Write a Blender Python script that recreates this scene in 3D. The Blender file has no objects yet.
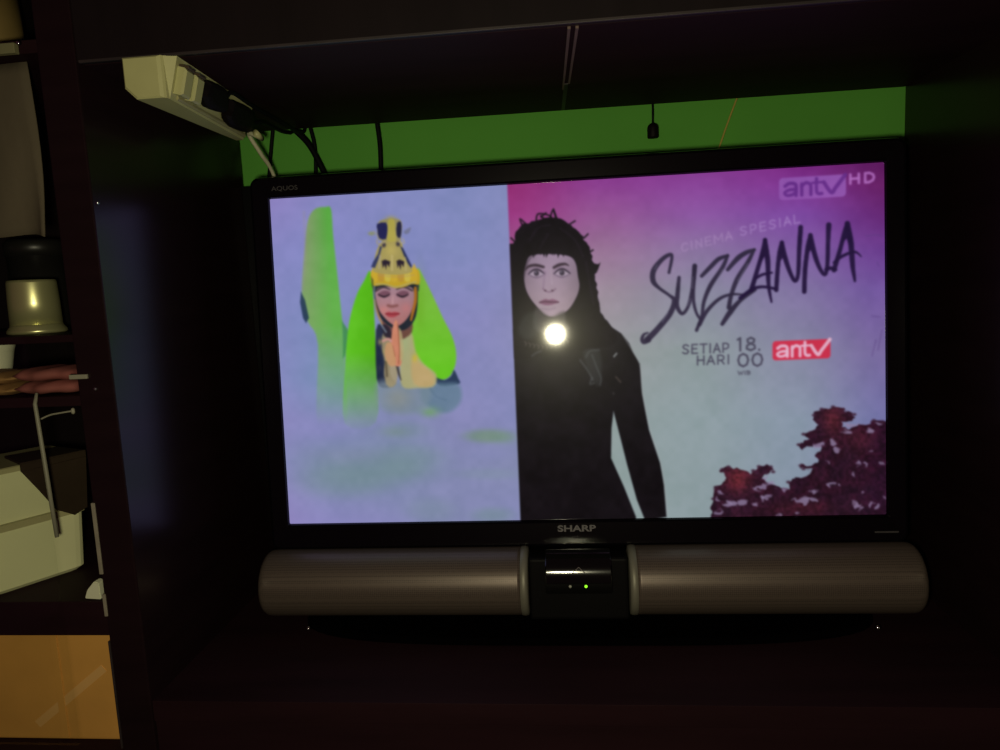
import bpy, bmesh, math
import numpy as np
from mathutils import Vector, Matrix

# ------------------------------------------------------------------ survey
ZOFF = 1.215                       # niche coordinates have z = 0 at the screen centre; the room floor is z = 0
F = 730.0                          # focal length in pixels of the 1000 x 750 frame
CAM = np.array([-0.00094439, -0.84650608, 0.08799679])
CR = np.array([[0.9947573858, -0.0961292947, 0.0348841232],
               [0.0907050410, 0.9869388206, 0.1331328660],
               [-0.0472264640, -0.1292707360, 0.9904840927]])
TILT = math.radians(-3.6)          # the television leans back a little
TR = np.array([[1, 0, 0], [0, math.cos(TILT), -math.sin(TILT)], [0, math.sin(TILT), math.cos(TILT)]])

def at(u, v, axis, val):
    """point of the room seen at a measured direction, on the plane axis = val"""
    d = CR @ np.array([(u - 500) / F, 1, -(v - 375) / F])
    t = (val - CAM[axis]) / d[axis]
    return Vector(CAM + t * d)

def seen(X):
    d = (X - CAM) @ CR
    return 500 + F * d[..., 0] / d[..., 1], 375 - F * d[..., 2] / d[..., 1]

# ------------------------------------------------------------------ materials
def lin(c):
    return tuple(((x / 255) / 12.92 if x / 255 <= .04045 else ((x / 255 + .055) / 1.055) ** 2.4) for x in c)

def mat(name, col, rough=.5, metal=0.0, spec=.5, noise=None, bump=None, coat=0, emit=None, estr=1.0):
    m = bpy.data.materials.new(name); m.use_nodes = True
    nt = m.node_tree; b = nt.nodes['Principled BSDF']
    b.inputs['Base Color'].default_value = (*col, 1)
    b.inputs['Roughness'].default_value = rough
    b.inputs['Metallic'].default_value = metal
    b.inputs['Specular IOR Level'].default_value = spec
    b.inputs['Coat Weight'].default_value = coat
    if emit:
        b.inputs['Emission Color'].default_value = (*emit, 1)
        b.inputs['Emission Strength'].default_value = estr
    tc = nt.nodes.new('ShaderNodeTexCoord')
    if noise:
        scale, amount, stretch = noise
        mp = nt.nodes.new('ShaderNodeMapping'); mp.inputs['Scale'].default_value = stretch
        nz = nt.nodes.new('ShaderNodeTexNoise'); nz.inputs['Scale'].default_value = scale
        nz.inputs['Detail'].default_value = 5
        mx = nt.nodes.new('ShaderNodeMix'); mx.data_type = 'RGBA'
        mx.inputs['A'].default_value = (*[c * (1 - amount) for c in col], 1)
        mx.inputs['B'].default_value = (*[min(1, c * (1 + amount)) for c in col], 1)
        nt.links.new(tc.outputs['Object'], mp.inputs['Vector'])
        nt.links.new(mp.outputs['Vector'], nz.inputs['Vector'])
        nt.links.new(nz.outputs['Fac'], mx.inputs['Factor'])
        nt.links.new(mx.outputs['Result'], b.inputs['Base Color'])
    if bump:
        scale, strength = bump
        nz = nt.nodes.new('ShaderNodeTexNoise'); nz.inputs['Scale'].default_value = scale
        nt.links.new(tc.outputs['Object'], nz.inputs['Vector'])
        bp = nt.nodes.new('ShaderNodeBump'); bp.inputs['Strength'].default_value = strength
        bp.inputs['Distance'].default_value = .001
        nt.links.new(nz.outputs['Fac'], bp.inputs['Height'])
        nt.links.new(bp.outputs['Normal'], b.inputs['Normal'])
    return m

M = {}
M['laminate'] = mat('dark_laminate', (.011, .005, .006), .24, spec=.26, noise=(6, .35, (1, 1, 9)))
M['laminate_front'] = mat('dark_laminate_front', (.0095, .0062, .0072), .5, spec=.12, noise=(5, .4, (6, 1, 1)))
M['board'] = mat('dark_wood_board', (.016, .0058, .008), .6, spec=.06, noise=(4, .5, (1, 7, 7)))
M['wear_and_highlight'] = mat('wear_and_highlight_grey', (.022, .015, .016), .55, noise=(30, .7, (1, 1, 1)))  # serves chipped wear and the painted edge highlight
M['pale_chip'] = mat('pale_chipped_edge', (.24, .21, .16), .6, noise=(50, .4, (1, 1, 1)))
M['seam'] = mat('brown_batten', (.11, .07, .06), .5, noise=(40, .4, (1, 1, 1)))
M['wall'] = mat('green_wall_paint', (.115, .40, .055), .8, spec=.2, noise=(5, .14, (1, 1, 1)), bump=(60, .2))
M['floor'] = mat('floor_tile', (.06, .05, .045), .5, noise=(3, .3, (1, 1, 1)))
M['piano'] = mat('gloss_black_plastic', (.0025, .002, .003), .2, spec=.3, bump=(8, .02))
M['gloss'] = mat('mirror_black_plastic', (.004, .004, .004), .1, spec=.6)
M['matte'] = mat('matte_black_plastic', (.0028, .0024, .0028), .5, spec=.1, bump=(200, .1))
M['logo'] = mat('grey_print', (.13, .12, .13), .5, noise=(60, .2, (1, 1, 1)))
M['logo_dim'] = mat('dim_grey_print', (.045, .04, .045), .5, noise=(60, .2, (1, 1, 1)))
M['logo_line'] = mat('pale_line_print', (.20, .17, .17), .5, noise=(60, .2, (1, 1, 1)))
M['dull_black'] = mat('dull_black_plastic', (.0012, .001, .0012), .9, spec=0, bump=(90, .05))
M['end_ring'] = mat('bright_metal_ring', (.20, .19, .15), .5, metal=.3, noise=(30, .1, (1, 1, 1)))
M['cream'] = mat('yellowed_white_plastic', (.46, .45, .21), .42, noise=(25, .12, (1, 1, 1)), bump=(90, .1))
M['cream_dark'] = mat('grubby_white_plastic', (.30, .28, .13), .5, noise=(25, .2, (1, 1, 1)))
M['slot'] = mat('socket_slot', (.05, .03, .015), .6, noise=(25, .2, (1, 1, 1)))
M['black_plug'] = mat('black_rubber', (.005, .003, .003), .6, spec=.12, bump=(120, .4))
M['cable'] = mat('black_cable_sheath', (.003, .003, .004), .6, spec=.12, bump=(120, .1))
M['white_cable'] = mat('white_cable_sheath', (.5, .49, .33), .5, bump=(120, .1))
M['orange_cable'] = mat('orange_thread', (.5, .40, .08), .6, bump=(200, .2))
M['steel'] = mat('brushed_steel', (.68, .66, .33), .33, metal=.7, noise=(40, .08, (1, 1, .1)))
M['enamel'] = mat('white_enamel', (.68, .68, .5), .3, noise=(12, .1, (1, 1, 1)))
M['brown_cloth'] = mat('brown_cloth', (.105, .085, .058), .9, spec=.1, noise=(9, .45, (1, 1, .5)), bump=(70, .5))
M['black_cloth'] = mat('dark_brown_cloth', (.03, .02, .012), .9, spec=.1, noise=(20, .4, (1, 1, 1)), bump=(100, .5))
M['pink_cloth'] = mat('pink_cloth', (.22, .07, .06), .8, spec=.2, noise=(30, .6, (1, 1, 1)), bump=(80, .4))
M['tan_cloth'] = mat('tan_orange_cloth', (.26, .14, .05), .8, spec=.2, noise=(30, .5, (1, 1, 1)), bump=(80, .4))
M['tub'] = mat('milky_plastic', (.72, .72, .42), .4, noise=(7, .2, (1, 1, 1)))
M['tub_rim'] = mat('milky_plastic_rim', (.42, .39, .20), .4, noise=(7, .3, (1, 1, 1)))
M['orange_box'] = mat('orange_brown_card', (.66, .33, .075), .75, spec=.2, noise=(9, .35, (1, 3, 1)))
M['tape'] = mat('pale_parcel_tape', (.74, .42, .14), .5, noise=(9, .3, (1, 1, 1)))
M['pink_card'] = mat('pinkish_card', (.24, .12, .06), .7, noise=(9, .3, (1, 1, 1)))
M['navy_box'] = mat('dark_purple_plastic', (.012, .008, .02), .5, noise=(9, .3, (1, 1, 1)))
M['white_metal'] = mat('white_painted_metal', (.24, .23, .17), .5, noise=(20, .3, (1, 1, 1)))
M['black_tin'] = mat('black_tin', (.012, .011, .010), .4, noise=(20, .3, (1, 1, 1)))
M['khaki'] = mat('khaki_shelf_edge', (.17, .16, .08), .6, noise=(20, .3, (1, 1, 1)))
M['gold_tin'] = mat('gold_brown_tin', (.22, .15, .05), .5, noise=(20, .3, (1, 1, 1)))
M['chrome'] = mat('chrome', (.6, .6, .6), .15, metal=1, bump=(90, .05))
M['led_green'] = mat('green_led', (.1, .3, .02), .3, emit=(.25, .8, .02), estr=1.6, noise=(20, .1, (1, 1, 1)))
M['led_white'] = mat('pale_led', (.4, .4, .35), .3, noise=(20, .1, (1, 1, 1)))

# perforated speaker cloth
def grille_mat():
    m = mat('grey_speaker_mesh', (.1, .08, .06), .42, metal=.42, spec=.5)
    nt = m.node_tree; b = nt.nodes['Principled BSDF']
    tc = nt.nodes.new('ShaderNodeTexCoord')
    vo = nt.nodes.new('ShaderNodeTexVoronoi'); vo.inputs['Scale'].default_value = 450
    vo.inputs['Randomness'].default_value = .15
    nz = nt.nodes.new('ShaderNodeTexNoise'); nz.inputs['Scale'].default_value = 9
    cr = nt.nodes.new('ShaderNodeValToRGB')
    cr.color_ramp.elements[0].position = .15; cr.color_ramp.elements[0].color = (.066, .050, .042, 1)
    cr.color_ramp.elements[1].position = .5; cr.color_ramp.elements[1].color = (.135, .103, .086, 1)
    nt.links.new(tc.outputs['Object'], vo.inputs['Vector'])
    nt.links.new(tc.outputs['Object'], nz.inputs['Vector'])
    nt.links.new(vo.outputs['Distance'], cr.inputs['Fac'])
    nt.links.new(cr.outputs['Color'], b.inputs['Base Color'])
    return m
M['grille'] = grille_mat()

def glass_mat():
    m = bpy.data.materials.new('clear_glass'); m.use_nodes = True
    nt = m.node_tree; nt.nodes.clear()
    out = nt.nodes.new('ShaderNodeOutputMaterial')
    tr = nt.nodes.new('ShaderNodeBsdfTransparent'); tr.inputs['Color'].default_value = (.985, .99, .98, 1)
    gl = nt.nodes.new('ShaderNodeBsdfGlossy'); gl.inputs['Roughness'].default_value = .06
    fr = nt.nodes.new('ShaderNodeLayerWeight'); pw_ = nt.nodes.new('ShaderNodeMath'); pw_.operation = 'POWER'; pw_.inputs[1].default_value = 4
    ml = nt.nodes.new('ShaderNodeMath'); ml.operation = 'MULTIPLY_ADD'
    mx = nt.nodes.new('ShaderNodeMixShader')
    nt.links.new(fr.outputs['Facing'], pw_.inputs[0]); nt.links.new(pw_.outputs[0], ml.inputs[0]); ml.inputs[1].default_value = .4; ml.inputs[2].default_value = .02
    nt.links.new(ml.outputs[0], mx.inputs['Fac'])
    nt.links.new(tr.outputs[0], mx.inputs[1]); nt.links.new(gl.outputs[0], mx.inputs[2])
    nt.links.new(mx.outputs[0], out.inputs['Surface'])
    return m
M['glass'] = glass_mat()

def screen_mat():
    m = bpy.data.materials.new('lit_screen'); m.use_nodes = True
    nt = m.node_tree; b = nt.nodes['Principled BSDF']
    at_ = nt.nodes.new('ShaderNodeVertexColor'); at_.layer_name = 'picture'
    b.inputs['Base Color'].default_value = (.006, .006, .007, 1)
    b.inputs['Roughness'].default_value = .30
    b.inputs['Specular IOR Level'].default_value = .07
    b.inputs['Coat Weight'].default_value = .4
    b.inputs['Coat Roughness'].default_value = .06
    nt.links.new(at_.outputs['Color'], b.inputs['Emission Color'])
    b.inputs['Emission Strength'].default_value = 1.0
    return m
M['screen'] = screen_mat()

# ------------------------------------------------------------------ mesh helpers
COL = bpy.context.scene.collection

def bm_box(bm, lo, hi, bevel=0.0, seg=2):
    r = bmesh.ops.create_cube(bm, size=1)
    vs = r['verts']
    for v in vs:
        v.co = Vector([lo[i] + (v.co[i] + .5) * (hi[i] - lo[i]) for i in range(3)])
    if bevel > 0:
        es = list({e for v in vs for e in v.link_edges})
        bmesh.ops.bevel(bm, geom=es, offset=bevel, segments=seg, profile=.6, affect='EDGES')

def bm_prism(bm, poly, vec):
    """closed polygon of 3-D points pushed along vec"""
    vec = Vector(vec)
    a = [bm.verts.new(Vector(p)) for p in poly]
    b = [bm.verts.new(Vector(p) + vec) for p in poly]
    n = len(a)
    bm.faces.new(a); bm.faces.new(list(reversed(b)))
    for i in range(n):
        bm.faces.new([a[i], b[i], b[(i + 1) % n], a[(i + 1) % n]])
    bmesh.ops.recalc_face_normals(bm, faces=bm.faces[:])

def bm_loft(bm, rings, cap=True, close=True):
    R = [[bm.verts.new(Vector(p)) for p in ring] for ring in rings]
    n = len(R[0])
    for a, b in zip(R, R[1:]):
        for i in range(n if close else n - 1):
            bm.faces.new([a[i], a[(i + 1) % n], b[(i + 1) % n], b[i]])
    if cap:
        bm.faces.new(list(reversed(R[0]))); bm.faces.new(R[-1])
    bmesh.ops.recalc_face_normals(bm, faces=bm.faces[:])

def bm_tube(bm, pts, r, seg=10):
    pts = [Vector(p) for p in pts]
    rr = r if isinstance(r, (list, tuple)) else [r] * len(pts)
    rings = []; up = None
    for i, p in enumerate(pts):
        d = (pts[min(i + 1, len(pts) - 1)] - pts[max(i - 1, 0)]).normalized()
        if up is None:
            up = d.orthogonal().normalized()
        up = (up - d * up.dot(d)).normalized()
        s = d.cross(up)
        rings.append([p + (up * math.cos(a) + s * math.sin(a)) * rr[i]
                      for a in [2 * math.pi * k / seg for k in range(seg)]])
    bm_loft(bm, rings)

def bm_lathe(bm, prof, centre, axis='z', seg=40, cap=True):
    c = Vector(centre); rings = []
    for r, h in prof:
        ring = []
        for k in range(seg):
            a = 2 * math.pi * k / seg
            if axis == 'z': ring.append(c + Vector((r * math.cos(a), r * math.sin(a), h)))
            elif axis == 'x': ring.append(c + Vector((h, r * math.cos(a), r * math.sin(a))))
            else: ring.append(c + Vector((r * math.cos(a), h, r * math.sin(a))))
        rings.append(ring)
    bm_loft(bm, rings, cap=cap)

def smooth_pts(pts, n=8):
    """Catmull-Rom through points"""
    P = [Vector(p) for p in pts]; P = [P[0]] + P + [P[-1]]; out = []
    for i in range(1, len(P) - 2):
        for k in range(n):
            t = k / n
            a, b, c, d = P[i - 1], P[i], P[i + 1], P[i + 2]
            out.append(.5 * ((2 * b) + (c - a) * t + (2 * a - 5 * b + 4 * c - d) * t * t + (3 * b - a - 3 * c + d) * t ** 3))
    out.append(P[-2]); return out

def base_frame(loc, tilt=0.0):
    return Matrix.Translation(Vector(loc)) @ Matrix.Rotation(tilt, 4, 'X')

def thing(name, loc, label, cat, group=None, tilt=0.0):
    o = bpy.data.objects.new(name, None); COL.objects.link(o)
    o.empty_display_size = .02
    o.location = Vector(loc) + Vector((0, 0, ZOFF)); o.rotation_euler = (tilt, 0, 0)
    o['label'] = label; o['category'] = cat
    if group: o['group'] = group
    FR[o.name] = Vector(loc) if not tilt else Matrix.Rotation(-tilt, 3, 'X') @ Vector(loc)
    return o
FR = {}

def obj(name, bm, m, parent=None, smooth=False, root=None, label=None, loc=None, mesh=None):
    """one mesh; coordinates are niche (or television) coordinates, moved to the thing's own base"""
    if mesh is None:
        me = bpy.data.meshes.new(name); bm.to_mesh(me); bm.free()
    else:
        me = mesh
    off = FR[(root or parent).name] if parent else Vector(loc)
    me.transform(Matrix.Translation(-off))
    me.materials.append(m)
    if smooth:
        for p in me.polygons: p.use_smooth = True
    o = bpy.data.objects.new(name, me); COL.objects.link(o)
    if parent: o.parent = parent
    else:
        o.location = Vector(loc) + Vector((0, 0, ZOFF))
    if label: o['label'] = label
    return o

def tag(o, label, cat, group=None):
    o['label'] = label; o['category'] = cat
    if group: o['group'] = group
    return o

def new(): return bmesh.new()

def text_mesh(s, centre, width, height, depth=.0004, bold=0.0, shear=0):
    """raised lettering in the x-z plane, facing -y, centred, scaled to a size"""
    c = bpy.data.curves.new('txt', 'FONT'); c.body = s; c.size = 1; c.offset = bold; c.extrude = .02
    c.shear = shear
    t = bpy.data.objects.new('txt', c); COL.objects.link(t)
    bpy.context.view_layer.update()
    me = bpy.data.meshes.new_from_object(t.evaluated_get(bpy.context.evaluated_depsgraph_get()))
    bpy.data.objects.remove(t); bpy.data.curves.remove(c)
    xs = [v.co.x for v in me.vertices]; ys = [v.co.y for v in me.vertices]
    x0, x1, y0, y1 = min(xs), max(xs), min(ys), max(ys)
    for v in me.vertices:
        x = ((v.co.x - x0) / (x1 - x0) - .5) * width; z = ((v.co.y - y0) / (y1 - y0) - .5) * height
        y = -depth if v.co.z > 0 else 0
        v.co = Vector((centre[0] + x, centre[1] + y, centre[2] + z))
    return me

# ------------------------------------------------------------------ the setting
def struct(name, bm, m, loc):
    o = obj(name, bm, m, loc=loc); o['kind'] = 'structure'; return o
YB = .13            # back edge of the cabinet
YW = .165           # green wall
YF = -.198          # front edge of the cabinet
b = new(); bm_box(b, (-2.2, YW, -ZOFF), (2.2, YW + .12, 1.3)); struct('wall_back', b, M['wall'], (0, YW, -ZOFF))
b = new(); bm_box(b, (-2.2, -2.4, -ZOFF - .08), (2.2, YW + .12, -ZOFF)); struct('floor', b, M['floor'], (0, -1, -ZOFF))

# ------------------------------------------------------------------ the cabinet
XL, XR, ZC, ZB = -.432, .42, .299, -.316
XLL = -.92
cab = thing('cabinet', (0, -.04, -ZOFF), 'large dark laminate cabinet framing the television, with open shelves at its left', 'cabinet')
FLOORZ = -ZOFF
b = new(); bm_box(b, (XL - .036, YF, FLOORZ), (XL, YB, .42), .0015); obj('side_panel', b, M['laminate'], cab)
b = new(); bm_box(b, (XR, YF, FLOORZ), (XR + .036, YB, .42), .0015); obj('side_panel', b, M['laminate'], cab)
b = new(); bm_box(b, (XLL - .036, YF, FLOORZ), (XLL, YB, .42), .0015); obj('side_panel', b, M['laminate'], cab)
b = new(); bm_box(b, (XL, YF + .010, ZC), (XR, YB, ZC + .022), .0012); tp = obj('niche_ceiling_board', b, M['board'], cab)
b = new(); bm_box(b, (XL, YF + .001, ZC), (XR, YF + .0095, .42), .0012); obj('front_rail', b, M['laminate_front'], cab)
b = new(); bm_box(b, (XLL - .036, YF - .01, .42), (XR + .036, YB, .445), .002); obj('top_board', b, M['laminate_front'], cab)
# thin strip coloured as the highlight along the ceiling board's front edge
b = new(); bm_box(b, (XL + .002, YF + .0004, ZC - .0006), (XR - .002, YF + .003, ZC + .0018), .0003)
obj('edge_highlight_strip', b, M['wear_and_highlight'], cab, label='greyish strip imitating an edge highlight above the television')
b = new(); bm_box(b, (XL, YB - .006, ZB), (XR, YB, .228), .0005); obj('niche_dark_sheet', b, M['matte'], cab)  # dark sheet added to hide the green wall beside the television
# twin battens under the ceiling board
pa, pb_ = at(573, 26, 2, ZC), at(563, 109, 2, ZC)
for k, f in ((-1, .66), (1, .58)):
    a_ = pa + Vector((k * .0034, 0, 0)); e_ = a_ * (1 - f) + (pb_ + Vector((k * .0026, 0, 0))) * f
    b = new(); bm_prism(b, [(a_.x - .0013, a_.y, ZC), (a_.x + .0013, a_.y, ZC), (e_.x + .001, e_.y, ZC), (e_.x - .001, e_.y, ZC)], (0, 0, -.0022))
    obj('batten', b, M['seam'], cab, label='thin brown batten under the ceiling board')
m_ = pa * .4 + pb_ * .6
b = new(); bm_prism(b, [(m_.x - .0022, m_.y, ZC), (m_.x + .0022, m_.y, ZC), (pb_.x + .002, pb_.y, ZC), (pb_.x - .002, pb_.y, ZC)], (0, 0, -.0012)); obj('seam_filler', b, M['wear_and_highlight'], cab)
b = new(); bm_box(b, (XL, YF + .002, ZB - .022), (XR, YB, ZB), .0005); obj('television_shelf', b, M['board'], cab)
b = new(); bm_box(b, (XL, YF + .0045, ZB - .12), (XR, YF + .02, ZB - .0225), .0005); obj('lower_rail', b, M['board'], cab)
b = new(); bm_box(b, (XL, YF + .006, FLOORZ + .06), (-.004, YF + .024, ZB - .123), .002); dr = obj('cabinet_door', b, M['laminate_front'], cab)
b = new(); bm_tube(b, [(-.04, YF + .006, -.62), (-.04, YF - .02, -.62), (-.04, YF - .02, -.74), (-.04, YF + .006, -.74)], .004); obj('handle', b, M['chrome'], dr, root=cab)
b = new(); bm_box(b, (0.0, YF + .006, FLOORZ + .06), (XR, YF + .024, ZB - .123), .002); dr = obj('cabinet_door', b, M['laminate_front'], cab)
b = new(); bm_tube(b, [(.04, YF + .006, -.62), (.04, YF - .02, -.62), (.04, YF - .02, -.74), (.04, YF + .006, -.74)], .004); obj('handle', b, M['chrome'], dr, root=cab)
b = new(); bm_box(b, (XL, YF + .03, FLOORZ), (XR, YF + .045, FLOORZ + .06), .001); obj('plinth', b, M['laminate_front'], cab)
# left bay shelves
XS0, XS1 = XLL, XL - .036
SH = dict(a=at(8, 55, 1, YF + .015).z + .012, b=at(35, 334, 1, -.09).z, c=at(40, 395, 1, -.17).z, d=at(50, 602, 1, -.19).z, e=at(60, 736, 1, -.15).z)
thick = dict(a=.012, b=.008, c=.010, d=.036, e=.018)
for k in 'abcde':
    b = new(); z = SH[k]
    y0 = {'a': YF + .015, 'b': -.135, 'c': YF + .012, 'd': YF + .008, 'e': YF + .008}[k]
    bm_box(b, (XS0, y0, z - thick[k]), (XS1, YB, z), .001)
    s = obj('shelf', b, M['board'], cab)
b = new(); bm_box(b, (XS0, YB - .006, FLOORZ + .02), (XS1, YB, .418)); obj('back_panel', b, M['laminate_front'], cab)
xk = at(17, 52, 1, YF + .012).x
b = new(); bm_box(b, (XLL, YF + .009, SH['a'] - .0125), (xk, YF + .015, SH['a'] - .0035), .0005)
obj('shelf_lipping', b, M['khaki'], cab, label='khaki lipping on the topmost left shelf')
# chipped pale edge of the left side panel
for v0, v1, w in ((503, 574, .0035), (594, 616, .003), (641, 748, .0018)):
    xp = XL - .036
    za = at(95, v0, 0, xp).z; zb = at(100, v1, 0, xp).z
    u0 = at(90 + (v0 - 503) * .13, v0, 1, YF).z; u1 = at(90 + (v1 - 503) * .13, v1, 1, YF).z
    b = new(); bm_box(b, (xp - .0012, YF - .0012, u1), (xp + w - .001, YF + .004, u0), .0004)
    obj('chipped_edge', b, M['pale_chip'] if v0 < 640 else M['wear_and_highlight'], cab, label='chipped strip on the panel edge')
# small catch on the panel front
p0 = at(70, 377, 1, YF - .001); p1 = at(88, 377, 1, YF - .001)
b = new(); bm_box(b, (p0.x, YF - .003, p0.z - .0022), (p1.x, YF, p0.z + .0022), .0008)
obj('catch_plate', b, M['white_metal'], cab, label='small pale metal catch plate')
for (u, v) in ((95, 389), (97, 203), (18, 43)):
    p = at(u, v, 1, YF - .001)
    b = new(); bm_lathe(b, [(.0008, -.0022), (.0018, -.0012), (.002, 0)], (p.x, YF, p.z), 'y', 16)
    obj('screw', b, M['chrome'], cab, smooth=True)

# ------------------------------------------------------------------ television
TVB = (TR @ np.array([0, -.02, -.30]))
tv = thing('television', TVB, 'black flat television switched on, showing two women, over a grey tube speaker bar', 'television', tilt=TILT)
# housing: bevelled frame with an opening and a bulged back
OX, OZ0, OZ1 = .3715, -.2275, .2215
SX, SZ = .349, .196
def rect(x, z0, z1, y, r, n=5):
    pts = []
    for cx, cz, a0 in ((x - r, z1 - r, 0), (-x + r, z1 - r, 90), (-x + r, z0 + r, 180), (x - r, z0 + r, 270)):
        for k in range(n + 1):
            a = math.radians(a0 + 90 * k / n); pts.append((cx + r * math.cos(a), y, cz + r * math.sin(a)))
    return pts
b = new()
bm_loft(b, [rect(SX, -SZ, SZ, .004, .0015), rect(SX, -SZ, SZ, -.0005, .0015), rect(SX + .0012, -SZ - .0012, SZ + .0012, -.0032, .002),
            rect(SX + .003, -SZ - .003, SZ + .003, -.0048, .003), rect(OX - .004, OZ0 + .004, OZ1 - .004, -.006, .008),
            rect(OX - .0012, OZ0 + .0012, OZ1 - .0012, -.0045, .010), rect(OX, OZ0, OZ1, -.001, .011), rect(OX, OZ0, OZ1, .022, .011),
            rect(OX - .03, OZ0 + .02, OZ1 - .03, .045, .02), rect(OX - .1, OZ0 + .05, OZ1 - .09, .075, .03)], cap=False)
b.verts.ensure_lookup_table()
n = 24
b.faces.new([b.verts[i] for i in range(9 * n, 10 * n)])
obj('housing', b, M['piano'], tv, smooth=False)

# ---- the picture on the screen ------------------------------------------------
NX, NZ = 820, 462
gx = np.linspace(-SX, SX, NX); gz = np.linspace(SZ, -SZ, NZ)
GX, GZ = np.meshgrid(gx, gz)
TV3 = np.stack([GX, np.zeros_like(GX), GZ], -1).reshape(-1, 3)
U, V = seen(TV3 @ TR.T)              # picture drawing coordinates of every screen point
IMG = np.zeros((len(U), 3))

def grid_colours(xs, ys, cols):
    xi = np.clip(np.interp(U, xs, range(len(xs))), 0, len(xs) - 1.0001)
    yi = np.clip(np.interp(V, ys, range(len(ys))), 0, len(ys) - 1.0001)
    x0 = xi.astype(int); y0 = yi.astype(int); fx = (xi - x0)[:, None]; fy = (yi - y0)[:, None]
    fx = fx * fx * (3 - 2 * fx) * .5 + fx * .5
    c = np.array(cols, float)
    return (c[y0, x0] * (1 - fx) + c[y0, x0 + 1] * fx) * (1 - fy) + (c[y0 + 1, x0] * (1 - fx) + c[y0 + 1, x0 + 1] * fx) * fy

def put(sel, cov, col):
    c = np.asarray(col, float)
    IMG[sel] = IMG[sel] * (1 - cov[:, None]) + c * cov[:, None]

def segdist(px_, py_, ax, ay, bx, by):
    dx, dy = bx - ax, by - ay; L = dx * dx + dy * dy + 1e-9
    t = np.clip(((px_ - ax) * dx + (py_ - ay) * dy) / L, 0, 1)
    return np.hypot(px_ - ax - t * dx, py_ - ay - t * dy), t

def poly(pts, col, soft=1.0, alpha=1.0, clip=None, fade=None, grad=None, jag=0.0):
    P = np.array(pts, float); x0, y0 = P.min(0) - soft * 2 - jag * 3; x1, y1 = P.max(0) + soft * 2 + jag * 3
    sel = np.where((U > x0) & (U < x1) & (V > y0) & (V < y1))[0]
    if not len(sel): return
    u, v = U[sel], V[sel]
    if jag:
        u = u + jag * (vnoise(u / 4, v / 4, 3) - .5) * 4; v = v + jag * (vnoise(u / 4, v / 4, 9) - .5) * 4
    d = np.full(len(sel), 1e9); ins = np.zeros(len(sel), bool)
    for i in range(len(P)):
        ax, ay = P[i]; bx, by = P[(i + 1) % len(P)]
        dd, _ = segdist(u, v, ax, ay, bx, by); d = np.minimum(d, dd)
        c = ((ay > v) != (by > v)) & (u < (bx - ax) * (v - ay) / (by - ay + 1e-12) + ax)
        ins ^= c
    sd = np.where(ins, -d, d)
    cov = np.clip(.5 - sd / (soft * 1.6), 0, 1) * alpha
    cov = cov * cov * (3 - 2 * cov) if alpha == 1 else cov
    if clip is not None: cov = cov * clip(U[sel], V[sel])
    if fade: cov = cov * np.clip((fade[1] - V[sel]) / (fade[1] - fade[0]), 0, 1)
    if grad is not None:
        cc = grad(U[sel], V[sel]); IMG[sel] = IMG[sel] * (1 - cov[:, None]) + cc * cov[:, None]
    else: put(sel, cov, col)

def smooth2(pts, n=6):
    return [(p.x, p.y) for p in smooth_pts([(x, y, 0) for x, y in pts], n)]

def closed(pts, n=5):
    P = [Vector((x, y)) for x, y in pts]; m = len(P); out = []
    for i in range(m):
        a, b_, c, d = P[i - 1], P[i], P[(i + 1) % m], P[(i + 2) % m]
        for k in range(n):
            t = k / n
            q = .5 * ((2 * b_) + (c - a) * t + (2 * a - 5 * b_ + 4 * c - d) * t * t + (3 * b_ - a - 3 * c + d) * t ** 3)
            out.append((q.x, q.y))
    return out

def stroke(pts, r, col, soft=.9, alpha=1.0, curve=True, fade=None):
    if curve and len(pts) > 2: pts = smooth2(pts, 5)
    P = np.array(pts, float); rr = np.interp(np.linspace(0, 1, len(P)), np.linspace(0, 1, len(r)), r) if isinstance(r, (list, tuple)) else np.full(len(P), r)
    m = rr.max() + soft * 2
    sel = np.where((U > P[:, 0].min() - m) & (U < P[:, 0].max() + m) & (V > P[:, 1].min() - m) & (V < P[:, 1].max() + m))[0]
    if not len(sel): return
    u, v = U[sel], V[sel]; sd = np.full(len(sel), 1e9)
    for i in range(len(P) - 1):
        d, t = segdist(u, v, *P[i], *P[i + 1]); sd = np.minimum(sd, d - (rr[i] * (1 - t) + rr[i + 1] * t))
    cov = np.clip(.5 - sd / (soft * 1.5), 0, 1) * alpha
    if fade: cov = cov * np.clip((fade[1] - v) / (fade[1] - fade[0]), 0, 1)
    put(sel, cov, col)

def blob(x, y, rx, ry, col, alpha=1.0, power=1.0):
    q = ((U - x) / rx) ** 2 + ((V - y) / ry) ** 2
    sel = np.where(q < 9)[0]
    put(sel, alpha * np.exp(-(q[sel] ** power)), col)

def vnoise(x, y, seed=0):
    xi = np.floor(x).astype(int); yi = np.floor(y).astype(int); fx = x - xi; fy = y - yi
    fx = fx * fx * (3 - 2 * fx); fy = fy * fy * (3 - 2 * fy)
    def h(a, b_):
        n_ = (a * 374761393 + b_ * 668265263 + seed * 69069) & 0x7fffffff
        n_ = ((n_ ^ (n_ >> 13)) * 1274126177) & 0x7fffffff
        return ((n_ ^ (n_ >> 16)) & 0xffff) / 65535.0
    return (h(xi, yi) * (1 - fx) + h(xi + 1, yi) * fx) * (1 - fy) + (h(xi, yi + 1) * (1 - fx) + h(xi + 1, yi + 1) * fx) * fy

def split_x(v): return 507.3 + (v - 186) * (13.2 / 333)

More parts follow.
